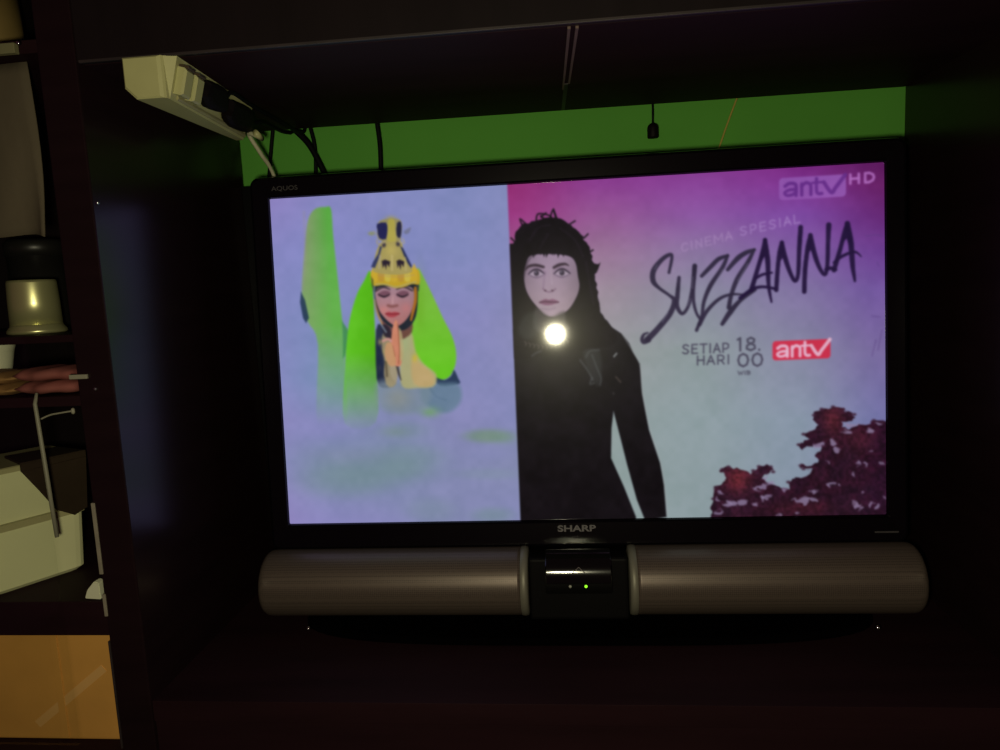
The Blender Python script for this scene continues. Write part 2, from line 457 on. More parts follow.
# left half: lavender sky over mist
left_bg = grid_colours([270, 330, 400, 460, 520], [190, 250, 320, 380, 420, 460, 524],
    [[(146, 138, 210), (140, 145, 212), (134, 146, 208), (132, 146, 205), (136, 148, 205)],
     [(138, 144, 212), (136, 146, 214), (134, 146, 210), (134, 148, 208), (136, 146, 205)],
     [(134, 146, 208), (132, 150, 210), (134, 144, 206), (138, 144, 206), (136, 142, 200)],
     [(138, 146, 210), (124, 152, 200), (130, 146, 196), (138, 146, 204), (136, 144, 202)],
     [(144, 144, 208), (134, 146, 202), (134, 146, 196), (140, 146, 202), (134, 144, 200)],
     [(140, 146, 206), (128, 148, 188), (124, 146, 182), (136, 146, 196), (134, 146, 190)],
     [(150, 142, 210), (142, 144, 208), (138, 144, 202), (134, 144, 194), (138, 146, 202)]])
right_bg = grid_colours([510, 600, 700, 800, 885], [165, 185, 215, 250, 290, 350, 420, 515],
    [[(126, 42, 112), (134, 54, 148), (136, 60, 156), (122, 42, 138), (92, 26, 98)],
     [(150, 48, 126), (142, 66, 156), (140, 72, 166), (130, 56, 158), (104, 32, 108)],
     [(156, 58, 138), (150, 92, 160), (142, 92, 176), (128, 78, 176), (104, 42, 128)],
     [(156, 90, 148), (156, 122, 164), (142, 122, 176), (130, 100, 176), (112, 66, 158)],
     [(152, 128, 160), (158, 146, 168), (142, 146, 174), (132, 122, 176), (116, 90, 172)],
     [(150, 152, 164), (154, 164, 170), (146, 164, 172), (138, 144, 178), (122, 110, 172)],
     [(148, 162, 168), (148, 168, 172), (146, 168, 178), (140, 160, 184), (118, 122, 182)],
     [(140, 160, 168), (144, 168, 170), (144, 166, 176), (136, 156, 180), (120, 122, 176)]])
isr = np.clip((U - split_x(V)) / 1.2 + .5, 0, 1)[:, None]
IMG[:] = left_bg
# soft greenish drifts in the mist
for x, y, rx, ry, a in ((372, 470, 62, 17, .55), (345, 482, 46, 16, .5), (408, 456, 34, 12, .45), (400, 470, 26, 8, .35),
                        (405, 430, 24, 9, .35), (430, 510, 26, 14, .35), (493, 515, 22, 8, .55), (488, 474, 34, 6, .3)):
    blob(x, y, rx, ry, (118, 150, 160), a, 1.6)
blob(488, 436, 24, 7, (116, 152, 128), .75, 1.8); blob(505, 438, 12, 6, (116, 152, 140), .5)
blob(395, 432, 14, 5, (122, 150, 150), .5); blob(345, 455, 40, 9, (134, 148, 186), .5)
blob(450, 490, 40, 10, (140, 150, 200), .5)
blob(492, 455, 26, 7, (142, 150, 208), .5); blob(320, 430, 34, 12, (142, 146, 210), .6)

# the raised green cape at the left
cape = closed([(315, 209), (325, 207), (331, 209), (333, 234), (336, 262), (340, 300), (343, 330), (345, 370), (346, 425), (318, 428), (318, 345), (308, 322), (303, 305), (302, 285), (305, 245), (308, 220)], 4)
def cape_col(u, v):
    t = np.clip((u - 303 - (v - 210) * .06) / 24, 0, 1)[:, None]; s = np.clip((v - 220) / 150, 0, 1)[:, None]
    a = np.array([136, 158, 120.]); b_ = np.array([94, 180, 76.]); c = np.array([112, 196, 92.])
    return (a * (1 - t) + b_ * t) * (1 - s * .7) + c * s * .7
poly(cape, None, 1.6, 1.0, grad=cape_col, fade=(325, 425))
stroke([(304, 212), (305, 250), (303, 290)], 1.1, (150, 150, 160), 1.6, .35)
poly([(301, 292), (305, 300), (309, 318), (306, 323), (303, 318), (300, 302)], (36, 60, 90), 1.0, .9)
poly([(342, 321), (348, 330), (350, 336), (345, 356), (343, 358), (343, 340)], (66, 150, 84), 1.2, .9)
# veil, left and right of the face
def veil_l(u, v):
    t = np.clip((376 - u) / 34, 0, 1)[:, None]
    return np.array([84, 188, 22.]) * (1 - t) + np.array([104, 212, 46.]) * t
poly(closed([(370, 271), (364, 281), (357, 294), (350, 318), (347, 340), (345, 370), (345, 424), (376, 422), (377, 370), (375, 330), (373, 292)], 4), None, 1.4, 1, grad=veil_l, fade=(352, 432))
def veil_r(u, v):
    t = np.clip((v - 280) / 90, 0, 1)[:, None]; k = np.clip((u - 425) / 30, 0, 1)[:, None]
    a = np.array([128, 194, 74.]); b_ = np.array([104, 208, 36.])
    return (a * (1 - t) + b_ * t) * (1 - .0 * k)
poly(closed([(418, 268), (424, 278), (432, 294), (443, 318), (452, 336), (456, 352), (455, 366), (449, 377), (440, 380), (430, 377), (420, 366), (413, 350), (411, 330), (415, 300), (416, 280)], 4), None, 1.4, 1, grad=veil_r)
blob(420, 304, 5, 26, (112, 182, 42), .5)
# robe, mist-faded sleeve
poly(closed([(376, 330), (384, 325), (392, 338), (390, 372), (396, 384), (386, 388), (377, 380)], 3), (34, 44, 70), 1.1, .95)
poly(closed([(434, 377), (444, 380), (451, 376), (454, 370), (458, 378), (459, 384), (440, 386)], 3), (30, 52, 84), 1.1, .9)
poly(closed([(425, 384), (445, 383), (458, 384), (462, 396), (456, 408), (444, 413), (430, 408), (420, 398)], 4), (98, 132, 158), 3, .8)
poly(closed([(378, 382), (402, 382), (430, 384), (428, 404), (412, 414), (388, 412), (378, 402)], 4), (122, 146, 166), 4, .7)
blob(398, 398, 14, 12, (142, 152, 150), .7)
stroke([(430, 388), (436, 396), (446, 400)], .9, (90, 120, 150), 1.4, .5)
blob(430, 412, 9, 5, (110, 176, 96), .6)
# shoulder and arm in gold dress
poly(closed([(404, 332), (412, 334), (416, 352), (424, 364), (436, 374), (434, 386), (418, 388), (402, 386), (400, 360)], 4), (176, 178, 130), 1.6, .95)
poly(closed([(412, 360), (424, 366), (434, 376), (432, 386), (414, 384)], 3), (196, 172, 120), 2, .85)
blob(404, 342, 6, 14, (164, 184, 138), .7)
blob(415, 358, 3, 4, (206, 190, 52), .7)
poly(closed([(383, 334), (391, 334), (392, 352), (398, 362), (396, 384), (386, 384), (382, 350)], 3), (168, 158, 120), 1.4, .85)
for q in ((380, 342), (383, 352), (386, 362), (380, 368)):
    blob(q[0], q[1], 2, 3, (168, 160, 104), .7)
poly([(377, 345), (382, 350), (385, 362), (383, 376), (377, 378)], (28, 40, 70), 1.2, .85)
stroke([(397, 365), (399, 374), (401, 380)], [1.4, 1.1, .4], (52, 48, 52), 1, .85)
stroke([(386, 362), (387, 376)], 1.0, (60, 52, 40), 1, .6)
# neck
poly(closed([(382, 318), (394, 327), (410, 318), (412, 332), (400, 340), (386, 336)], 3), (104, 66, 60), 1.2, .9)
poly(closed([(383, 324), (390, 328), (391, 338), (384, 336)], 2), (38, 34, 50), 1.0, .9)
# face, framed by hair
poly(closed([(373, 284), (380, 276), (416, 276), (418, 292), (416, 316), (408, 328), (398, 330), (384, 322), (376, 308)], 4), (32, 40, 52), 1.0)
stroke([(415.5, 288), (415, 302), (411, 320)], [1.5, 1.8, 1.0], (186, 120, 34), .8, .9)
stroke([(374.5, 300), (377, 312), (382, 324)], [1.0, 1.2, .8], (196, 128, 46), .8, .8)
stroke([(374.5, 282), (374.5, 300), (378, 318), (386, 332)], .9, (126, 150, 170), .8, .7)
def face_col(u, v):
    t = np.clip((v - 290) / 34, 0, 1)[:, None]; k = np.clip((u - 396) / 18, 0, 1)[:, None]
    return (np.array([170, 138, 156.]) * (1 - t) + np.array([178, 120, 120.]) * t) * (1 - .05 * k)
poly(closed([(376, 290), (384, 286.5), (396, 287.5), (406, 286.5), (413, 289), (414, 300), (411, 312), (405, 321), (397, 326), (389, 322), (381, 313), (376.5, 302)], 4), None, 1.0, 1, grad=face_col)
blob(384, 310, 5, 4, (214, 134, 130), .5); blob(406, 308, 5, 5, (204, 128, 132), .5)
# closed eyes with brows
for ex, s in ((384, -1), (402.5, 1)):
    poly(closed([(ex - 6, 293.5), (ex, 290.5), (ex + 6, 292), (ex + 5, 296), (ex, 297), (ex - 5, 296.5)], 3), (110, 72, 92), 1.3, .85)
    stroke([(ex - 5.5, 294.5), (ex, 296.8), (ex + 5.5, 294.5)], [.5, 1.0, .5], (44, 32, 44), .7, .95)
stroke([(376, 291), (383, 287.2), (390, 289.5)], [.9, 1.1, .5], (46, 40, 48), .8, .8)
stroke([(396.5, 289.5), (404, 287), (412, 290.5)], [.5, 1.1, .9], (46, 40, 48), .8, .8)
stroke([(393, 296), (392.5, 303)], [.6, 1.1], (198, 158, 168), 1.0, .7)
stroke([(388, 305.5), (392, 306.5), (397, 305.5)], 1.3, (128, 80, 80), 1.2, .85)
poly(closed([(385, 313.5), (389, 311.8), (391.5, 312.4), (395, 311.8), (400, 313.5), (395, 316.8), (391, 317.3), (388, 316.6)], 3), (168, 62, 74), .9, .9)
stroke([(386, 313.9), (392, 314.1), (399, 313.7)], .4, (100, 20, 30), .6, .8)
# praying hands
poly(closed([(393, 326), (396, 320), (398, 325), (399.5, 336), (401, 346), (402, 358), (400, 366), (393, 364), (390, 352), (391.5, 338)], 4), (206, 138, 112), .9, 1)
poly(closed([(386, 344), (391, 343), (394, 352), (396, 364), (390, 366), (385, 356)], 3), (196, 154, 112), .9, .95)
poly(closed([(399, 328), (402, 334), (403.5, 348), (403, 358), (400, 360), (399.5, 344)], 3), (184, 176, 128), .9, .8)
stroke([(397.6, 324), (398.6, 338), (399.4, 352), (398.5, 364)], .5, (142, 84, 64), .7, .7)
stroke([(383, 341), (388, 339), (391, 341)], 1.2, (206, 152, 150), .9, .9)
stroke([(393, 346), (395, 356)], .45, (150, 96, 70), .7, .6)
# crown: band, cone with flames, top ornament
poly(closed([(371, 272), (377, 268), (396, 270), (412, 268), (419, 271), (419.5, 284), (412, 284), (404, 287), (395, 288), (384, 285), (375, 286), (371, 282)], 3), (196, 168, 46), .9)
for k in range(7):
    x = 374.5 + k * 6.6
    poly(closed([(x - 3, 272), (x, 263.5 - (k % 2) * 2), (x + 3, 272), (x + 2.6, 281), (x - 2.6, 281)], 2), [(206, 178, 54), (188, 150, 60), (206, 196, 84)][k % 3], .9, .8)
stroke([(378, 275), (396, 277), (414, 275)], .5, (170, 148, 120), .8, .5)
stroke([(376, 284.2), (386, 284.5), (396, 287), (406, 284.5), (416, 282)], .7, (176, 176, 120), .8, .8)
poly([(371, 276), (373.5, 280), (373.5, 290), (371.5, 286)], (84, 104, 40), .8, .9)
poly([(416.5, 285), (419.5, 286), (419, 291), (416.5, 290)], (60, 70, 60), .9, .8)
cone = closed([(378, 247), (386, 239), (400, 240), (404, 252), (409, 264), (412, 272), (396, 275), (374, 272), (374, 262)], 3)
poly(cone, (168, 160, 96), .9)
poly([(380, 246), (382, 247), (379, 258), (375, 268), (371, 267), (373, 262), (378, 254)], (46, 56, 104), .8, .95)
poly([(400, 246), (403, 248), (408, 258), (412, 266), (411, 268), (408, 264), (404, 256)], (40, 48, 96), .8, .95)
for q in ((384, 245), (398, 244)): blob(q[0], q[1], 2.2, 2.6, (46, 42, 66), .9, 2)
blob(391, 250, 5, 6, (190, 180, 100), .7)
for (x, y, w) in ((386, 265, 4.3), (400.5, 265, 4.0)):
    poly([(x - w, 261), (x - 1, 259.5), (x + w, 261.5), (x + w - 1, 267), (x + 1, 264), (x, 269.5), (x - 1.5, 265), (x - w + 1, 268)], (34, 26, 46), .8, .95)
stroke([(380, 256), (379, 268)], 1.0, (176, 170, 160), .9, .6)
stroke([(392, 256), (392, 270)], 1.0, (200, 190, 130), .9, .7)
stroke([(405, 258), (406, 270)], 1.0, (186, 180, 130), .9, .6)
blob(391, 219, 5, 3, (168, 164, 92), .8)
poly(closed([(378, 223), (386, 219), (398, 219), (402, 224), (401, 236), (399, 241), (384, 241), (378, 238)], 3), (152, 148, 100), 1.0, .95)
poly(closed([(377, 224), (386, 222.5), (387.5, 230), (386, 239), (379, 238), (377.5, 230)], 2), (38, 40, 92), .8)
poly(closed([(397, 223), (401, 222), (401.5, 231), (400, 238), (396.5, 235)], 2), (36, 38, 70), .8)
poly(closed([(388, 220), (394.5, 220), (395, 230), (396, 241), (387, 241), (388, 230)], 2), (178, 172, 84), .8)
blob(371.5, 233.5, 3.6, 2.2, (140, 152, 120), .9, 2); stroke([(374, 231), (378, 237)], .7, (160, 160, 150), .9, .6)
poly(closed([(404, 231), (411, 227), (409, 233), (405, 234)], 2), (112, 120, 150), .9, .8)
stroke([(377, 240), (378, 244), (385, 242)], .9, (166, 160, 140), .9, .7); stroke([(399, 242), (404, 243), (403, 239)], .9, (176, 172, 150), .9, .6)

# right half --------------------------------------------------------------------
IMG[:] = IMG * (1 - isr) + right_bg * isr
def rclip(u, v): return np.clip((u - split_x(v)) / 1.2 + .5, 0, 1)
HAIR = (17, 13, 21)
# body in black
body = [(500, 330), (606, 322), (613, 328), (622, 334), (629, 343), (633, 352), (640, 364), (642, 393), (649, 430), (655, 448), (660, 463),
        (664, 485), (666.5, 517), (645, 520), (637, 500), (627, 464), (621, 440), (613.5, 411), (611.5, 428), (611, 458), (624, 487), (636, 517), (636, 530), (500, 530)]
def body_col(u, v):
    t = np.clip((v - 330) / 150, 0, 1)[:, None]
    n_ = (vnoise(u / 9, v / 14, 5)[:, None] - .5) * 5
    return np.array([24, 22, 28.]) * (1 - t) + np.array([14, 10, 16.]) * t + n_
poly(body, None, .9, 1, clip=rclip, grad=body_col)
# hair
hair = closed([(500, 252), (513, 244), (515, 235), (521, 226), (528, 223), (536, 221), (549, 217), (562, 220), (572, 226), (580, 234), (587, 243),
        (591, 254), (593.5, 266), (595, 278), (597.5, 292), (599, 306), (603, 317), (611, 326), (616, 334), (610, 346), (560, 352), (500, 352)], 3)
poly(hair, HAIR, .9, 1, clip=rclip, jag=.5)
poly([(592, 263), (598.5, 264.5), (597, 272), (593, 276)], HAIR, .9)
poly([(596, 266), (600.5, 262.5), (597.5, 271)], HAIR, .8)
for s in (((536, 222), (538, 214), (548, 215), (552, 218)), ((550, 219), (553, 210), (557, 219)), ((556, 219), (553.5, 209)), ((541, 216), (545, 220)),
          ((523, 227), (520, 219), (526, 224)), ((514, 241), (511, 238)), ((584, 238), (588, 234)), ((590, 252), (593, 250)), ((570, 224), (575, 221)), ((546, 213), (541, 217))):
    stroke(list(s), .75, HAIR, .8, .95)
for s in (((530, 240), (538, 228), (550, 225)), ((560, 228), (575, 240), (583, 256)), ((586, 262), (590, 285), (594, 305)), ((540, 248), (548, 234))):
    stroke(list(s), .8, (36, 28, 42), 1.4, .6)
# face
def wface(u, v):
    t = np.clip((v - 255) / 50, 0, 1)[:, None]; k = np.clip(np.abs(u - 551) / 27, 0, 1)[:, None]
    return (np.array([158, 140, 170.]) * (1 - t) + np.array([164, 148, 166.]) * t) * (1 - .16 * k ** 2)
poly(closed([(524, 276), (525.5, 266), (529, 257), (536, 254.5), (548, 254), (560, 254.5), (571, 257), (576, 264), (578, 276), (579.5, 286), (577, 296),
             (570, 308), (562, 314), (553, 317), (545, 315), (538, 308), (530, 298), (525.5, 288)], 4), None, 1.0, 1, grad=wface)
for k in range(13):     # ragged fringe
    x = 529 + k * 3.7; poly([(x - 2.2, 250), (x + 2.2, 250), (x + 1.4 * math.sin(k * 2.3), 256.5 + 1.6 * math.sin(k * 1.7))], HAIR, .8)
stroke([(524, 278), (527, 264), (532, 256)], .7, (60, 50, 66), .9, .6)
for ex, ey, s in ((536.5, 273.2, 1), (562, 272.8, -1)):
    blob(ex, ey - .5, 8.5, 4.5, (122, 104, 134), .55, 1.5)
    poly(closed([(ex - 7.5, ey + 1), (ex - 3, ey - 3), (ex + 2, ey - 3.2), (ex + 7.5, ey + .8), (ex + 3, ey + 3.4), (ex - 3, ey + 3.4)], 3), (172, 160, 184), .7, .95)
    blob(ex, ey, 2.7, 2.9, (46, 38, 56), .95, 3); blob(ex - .6, ey - .8, .8, .8, (170, 170, 200), .7, 2)
    stroke([(ex - 8, ey + 1), (ex - 3, ey - 3.2), (ex + 2, ey - 3.5), (ex + 8, ey + .6)], [.5, .9, .9, .6], (44, 34, 54), .7, .9)
    stroke([(ex - 6.5, ey + 2), (ex, ey + 4.4), (ex + 6.5, ey + 1.8)], .45, (84, 68, 96), .8, .7)
stroke([(525.5, 270), (529, 266.3), (536, 265.2), (543.5, 267)], [.5, 1.3, 1.5, 1.3], (50, 38, 52), .8, .9)
stroke([(554, 267.5), (559, 265), (565, 264), (568.5, 265.5)], [1.4, 1.6, 1.2, .5], (50, 38, 52), .8, .9)
stroke([(545, 272), (544, 280), (543.5, 287)], [.9, .7, .8], (132, 112, 142), 1.3, .6)
stroke([(551, 270), (552, 284)], .8, (178, 164, 186), 1.4, .5)
stroke([(543, 288.5), (545.5, 291), (549, 292), (553, 291), (555.5, 288.8)], .55, (110, 84, 112), .9, .8)
blob(545.3, 290.5, 1.3, .9, (70, 48, 66), .8, 2); blob(552.3, 290.5, 1.3, .9, (70, 48, 66), .8, 2)
poly(closed([(539.5, 302.2), (545, 299), (549, 299.8), (553, 299), (558.5, 301.8), (553, 304.4), (548, 305.2), (543, 304.6)], 3), (126, 84, 116), .9, .9)
stroke([(539.5, 302.5), (545, 301.6), (550, 302), (558.5, 302.2)], .55, (66, 36, 58), .7, .9)
stroke([(542, 308.5), (549, 309.5), (555, 308)], .6, (128, 110, 136), 1.2, .5)
# neck in the shade of the hair, then faint grey lines and smudges on the chest
poly(closed([(536, 308), (550, 317), (564, 311), (566, 322), (570, 330), (552, 336), (534, 328)], 3), (74, 72, 74), 2.2, .75)
poly(closed([(522, 318), (534, 312), (540, 330), (528, 340), (518, 332)], 3), (56, 62, 60), 3, .5)
for k in range(11):
    x = 526 + k * 4.2; y = 343 + 4.5 * math.sin(k / 10 * math.pi) - k * .2
    stroke([(x - 1.6, y - 1.4), (x + .4, y + .4), (x - .6, y + 2.4)], .55, (120, 114, 104), .8, .6)
for s in (((580, 360), (588, 371), (593, 380)), ((586, 357), (590, 351), (599, 350)), ((592, 378), (590, 384), (594, 383)), ((592, 355), (597, 368), (601, 378), (600, 385)), ((532, 356), (536, 353), (541, 351))):
    stroke(list(s), .9, (84, 92, 94), 1.0, .6)
poly(closed([(583, 352), (592, 349), (600, 352), (602, 370), (598, 386), (592, 378), (586, 366)], 3), (60, 66, 66), 2.4, .45)
stroke([(614, 356.5), (616.5, 353.5)], .9, (150, 160, 160), .8, .8)
stroke([(616, 377), (620.5, 382)], 1.0, (78, 70, 66), .9, .7); blob(613.5, 393.5, 1, 1, (90, 90, 90), .6)
# pale rim light of the picture itself along the arm
stroke([(622, 334), (633, 352), (640, 366), (642.5, 393), (650, 430), (661, 463), (666, 500), (667.5, 516)], .5, (168, 178, 184), .8, .5)

# brush lettering
def A_(l, o=(635, 240), s=.1467): return [(o[0] + x * s, o[1] + y * s) for x, y in l]
def B_(l, o=(740, 210), s=.13333): return [(o[0] + x * s, o[1] + y * s) for x, y in l]
INK = (46, 40, 66); INK2 = (34, 20, 62)
for l, r in (([(232, 222), (252, 112), (225, 104), (175, 142), (126, 210), (124, 280), (165, 328), (235, 378), (268, 415), (240, 500), (160, 600), (85, 678)], [1.3, 1.4, 1.7, 2.0, 2.4, 2.3, 1.4, 1.2, 2.2, 2.4, 2.5, 2.7]),
             ([(90, 680), (60, 695), (48, 675), (60, 645), (88, 632)], [2.6, 2.0, 1.6, 1.2, .6]),
             ([(300, 256), (290, 370), (287, 450), (320, 502), (358, 462), (385, 370), (400, 270), (407, 176)], [1.5, 2.0, 1.9, 1.5, 1.4, 1.7, 1.9, 2.0]),
             ([(407, 180), (398, 300), (400, 420), (420, 500), (450, 545)], [2.0, 1.7, 1.4, 1.2, 1.2]),
             ([(455, 245), (520, 178), (570, 130), (632, 106)], [1.6, 2.0, 1.9, 1.3]),
             ([(632, 106), (595, 190), (515, 310), (470, 420), (455, 520), (420, 615)], [1.3, 1.9, 2.0, 1.6, 1.4, 1.5]),
             ([(440, 575), (490, 485), (570, 405), (650, 372), (740, 372)], [1.9, 1.7, 1.5, 1.2, .7]),
             ([(632, 202), (700, 125), (760, 85), (815, 66)], [1.6, 2.3, 2.0, 1.2]),
             ([(812, 66), (770, 150), (695, 270), (655, 380), (640, 460)], [1.3, 1.9, 2.1, 1.8, 2.0]),
             ([(595, 572), (650, 490), (720, 410), (818, 340)], [1.7, 2.4, 1.7, 1.4])):
    stroke(A_(l), [q * 1.14 for q in r], INK, .8, .93)
for l, r in (([(0, 660), (90, 596), (170, 576), (270, 592)], [1.4, 1.5, 1.2, 1.1]),
             ([(85, 600), (130, 450), (165, 330), (188, 225)], [2.0, 1.8, 1.8, 1.6]),
             ([(188, 225), (208, 380), (214, 560), (236, 690)], [1.7, 2.2, 1.6, .8]),
             ([(120, 512), (170, 484), (240, 470)], [1.1, 1.2, .8]),
             ([(272, 600), (282, 450), (296, 320), (314, 245)], [1.8, 1.8, 1.8, 1.6]),
             ([(314, 245), (345, 380), (385, 490), (415, 532), (436, 480), (444, 300), (455, 130)], [1.7, 2.0, 1.6, 1.5, 1.6, 1.9, 2.0]),
             ([(482, 612), (488, 450), (508, 280), (528, 190)], [1.9, 1.9, 1.9, 1.6]),
             ([(528, 190), (565, 350), (605, 450), (640, 482), (656, 400), (660, 250), (666, 112)], [1.9, 2.0, 1.6, 1.5, 1.7, 1.8, 2.2]),
             ([(645, 446), (680, 436), (720, 448)], [1.4, 1.5, 1.1]),
             ([(705, 450), (750, 300), (780, 180), (805, 102)], [2.0, 1.8, 1.8, 1.8]),
             ([(805, 102), (832, 250), (845, 420), (862, 532)], [2.2, 2.4, 2.0, 1.0]),
             ([(705, 395), (770, 345), (860, 314), (910, 350)], [1.1, 1.3, 1.1, .4])):
    stroke(B_(l), [q * 1.22 for q in r], INK2, .8, .95)
for l in ([(188, 222), (160, 320), (145, 410), (185, 350), (212, 400), (212, 300)], [(314, 245), (296, 330), (288, 400), (320, 360), (345, 400), (335, 310)],
          [(528, 188), (504, 280), (496, 350), (530, 300), (556, 350), (552, 260)], [(803, 98), (772, 180), (760, 250), (800, 215), (840, 300), (838, 180)]):
    poly(B_(l), INK2, .8, .95)
for l in ([(135, 200), (150, 170)], [(225, 495), (185, 560)], [(360, 450), (375, 400)], [(600, 200), (530, 320)], [(770, 160), (700, 280)], [(395, 250), (392, 330)]):
    stroke(A_(l), .35, (120, 124, 150), .7, .6)

# block lettering, drawn as strokes
G = {'S': [[(.9, .14), (.6, 0), (.25, .03), (.08, .22), (.25, .42), (.7, .54), (.92, .76), (.72, .97), (.35, 1), (.05, .86)]],
     'E': [[(.9, 0), (.1, 0), (.1, 1), (.92, 1)], [(.1, .48), (.8, .48)]], 'T': [[(0, 0), (1, 0)], [(.5, 0), (.5, 1)]], 'I': [[(.5, 0), (.5, 1)]],
     'A': [[(0, 1), (.5, 0), (1, 1)], [(.2, .66), (.8, .66)]], 'P': [[(.1, 1), (.1, 0), (.6, 0), (.9, .14), (.9, .46), (.6, .62), (.1, .62)]],
     'H': [[(.08, 0), (.08, 1)], [(.92, 0), (.92, 1)], [(.08, .48), (.92, .48)]], 'R': [[(.1, 1), (.1, 0), (.6, 0), (.88, .14), (.88, .44), (.6, .58), (.1, .58)], [(.55, .58), (.92, 1)]],
     'C': [[(.95, .16), (.6, 0), (.25, .1), (.05, .5), (.25, .9), (.6, 1), (.95, .84)]], 'N': [[(.08, 1), (.08, 0), (.92, 1), (.92, 0)]],
     'M': [[(.02, 1), (.02, 0), (.5, .7), (.98, 0), (.98, 1)]], 'L': [[(.1, 0), (.1, 1), (.9, 1)]], 'D': [[(.08, 0), (.08, 1), (.5, 1), (.85, .8), (.95, .5), (.85, .2), (.5, 0), (.08, 0)]],
     '1': [[(.2, .12), (.6, 0), (.6, 1)]], '0': [[(.5, 0), (.15, .15), (.02, .5), (.15, .85), (.5, 1), (.85, .85), (.98, .5), (.85, .15), (.5, 0)]],
     '8': [[(.5, .46), (.18, .36), (.14, .14), (.5, 0), (.86, .14), (.82, .36), (.5, .46), (.1, .62), (.06, .86), (.5, 1), (.94, .86), (.9, .62), (.5, .46)]],
     '.': [[(.1, .97), (.12, 1)]], 'W': [[(0, 0), (.26, 1), (.5, .2), (.74, 1), (1, 0)]], 'B': [[(.1, 0), (.1, 1), (.6, 1), (.92, .75), (.6, .48), (.1, .48)], [(.1, 0), (.55, 0), (.85, .24), (.6, .48)]]}
WID = {'I': .28, '.': .3, '1': .6, 'M': 1.15, 'W': 1.3}
def word(s, x0, y0, x1, y1, h, r, col, alpha=1.0, gap=.32, lean=0.0):
    """top-left (x0,y0) to top-right (x1,y1), letter height h"""
    tot = sum(WID.get(c, .9) if c != ' ' else .8 for c in s) + gap * (len(s) - 1); pos = 0
    for c in s:
        w = WID.get(c, .9) if c != ' ' else .8
        if c != ' ':
            for st in G[c]:
                pts = []
                for a, b_ in st:
                    t = (pos + a * w) / tot
                    pts.append((x0 + (x1 - x0) * t + b_ * h * lean, y0 + (y1 - y0) * t + b_ * h))
                stroke(pts, r, col, .75, alpha, curve=False)
        pos += w + gap
GREY = (74, 74, 96)
word('SETIAP', 682.5, 345, 729, 343.2, 8.8, .75, GREY, .95)
word('HARI', 697, 356.2, 729.5, 355, 8.6, .75, GREY, .95)
word('18.', 736.5, 338.2, 762, 337.2, 12.6, 1.05, GREY, .95)
word('00', 738, 354, 762.5, 353.2, 12.6, 1.05, GREY, .95)
word('WIB', 738, 371.3, 750.5, 370.9, 3.4, .5, GREY, .8)
word('CINEMA', 681, 244, 731.5, 231, 8, .7, (176, 150, 206), .5, gap=.42, lean=.08)
word('SPESIAL', 740, 227.5, 800, 214, 8.2, .75, (172, 142, 214), .62, gap=.42, lean=.06)
word('HD', 849.5, 174.6, 874.5, 172.4, 9.2, 1.25, (176, 112, 202), .95, gap=.42)

def logo(x0, y0, x1, y1, h, box, ink, rad):
    w = x1 - x0
    def q(a, b_): return (x0 + w * a, y0 + (y1 - y0) * a + h * b_)
    pts = [q(*c_) for c_ in ((0, .16), (.015, .05), (.05, 0), (.95, 0), (.985, .05), (1, .16), (1, .84), (.985, .95), (.95, 1), (.05, 1), (.015, .95), (0, .84))]
    poly(pts, box, .9)
    L = lambda l, r: stroke([q(*p) for p in l], r * h / 20, ink, .8, .96)
    L([(.09, .38), (.15, .27), (.23, .29), (.255, .42), (.255, .82)], 1.55)
    L([(.25, .55), (.15, .56), (.085, .68), (.12, .8), (.20, .78), (.255, .66)], 1.35)
    L([(.34, .82), (.34, .32)], 1.5); L([(.34, .42), (.40, .28), (.46, .34), (.475, .46), (.475, .82)], 1.5)
    L([(.56, .12), (.56, .66), (.59, .8), (.64, .8)], 1.5); L([(.50, .30), (.64, .29)], 1.1)
    L([(.67, .30), (.78, .78), (.85, .55), (.99, .02)], 1.75)
logo(779, 178.2, 846, 174.2, 22.2, (146, 88, 186), (104, 48, 148), 0)
logo(772.5, 341.2, 830.5, 338.9, 19.3, (208, 52, 84), (232, 190, 220), 0)

# tree with red leaves
def T_(l): return [(700 + x * .19, 400 + y * .19) for x, y in l]
outline = T_([(60, 640), (60, 560), (70, 500), (75, 455), (120, 440), (135, 410), (110, 365), (160, 355), (190, 365), (235, 378), (265, 400), (300, 352), (350, 345), (390, 368), (345, 385),
              (330, 410), (370, 445), (420, 460), (470, 470), (460, 430), (510, 410), (570, 390), (585, 365), (530, 362), (525, 340), (580, 350), (625, 335), (610, 285), (640, 250), (600, 240), (540, 262), (515, 240), (530, 222),
              (575, 215), (555, 180), (590, 160), (620, 130), (590, 95), (610, 65), (670, 38), (730, 45), (800, 62), (820, 85), (790, 108), (745, 115), (745, 150), (790, 150), (860, 125), (920, 108), (990, 112), (1000, 640)])
def tree_col(u, v):
    n1 = vnoise(u / 7, v / 7, 1)[:, None]; n2 = vnoise(u / 2.4, v / 2.4, 2)[:, None]
    red = np.exp(-(((u - 738) / 13) ** 2 + ((v - 479) / 14) ** 2)) + .75 * np.exp(-(((u - 833) / 10) ** 2 + ((v - 420) / 14) ** 2)) + .45 * np.exp(-(((u - 862) / 16) ** 2 + ((v - 440) / 14) ** 2)) + .35 * np.exp(-(((u - 800) / 34) ** 2 + ((v - 508) / 8) ** 2))
    red = np.clip(red, 0, 1)[:, None]
    c = np.array([44, 20, 42.]) * (1 - n1 * .5) + np.array([76, 26, 50.]) * n1 * .5
    c = c * (1 - red) + np.array([116, 44, 58.]) * red
    pur = np.clip((u - 850) / 40, 0, 1)[:, None]
    c = c * (1 - pur * .35) + np.array([46, 10, 52.]) * pur * .35
    return c * (.60 + .46 * n2)
poly(outline, None, .8, 1, grad=tree_col, jag=1.0)
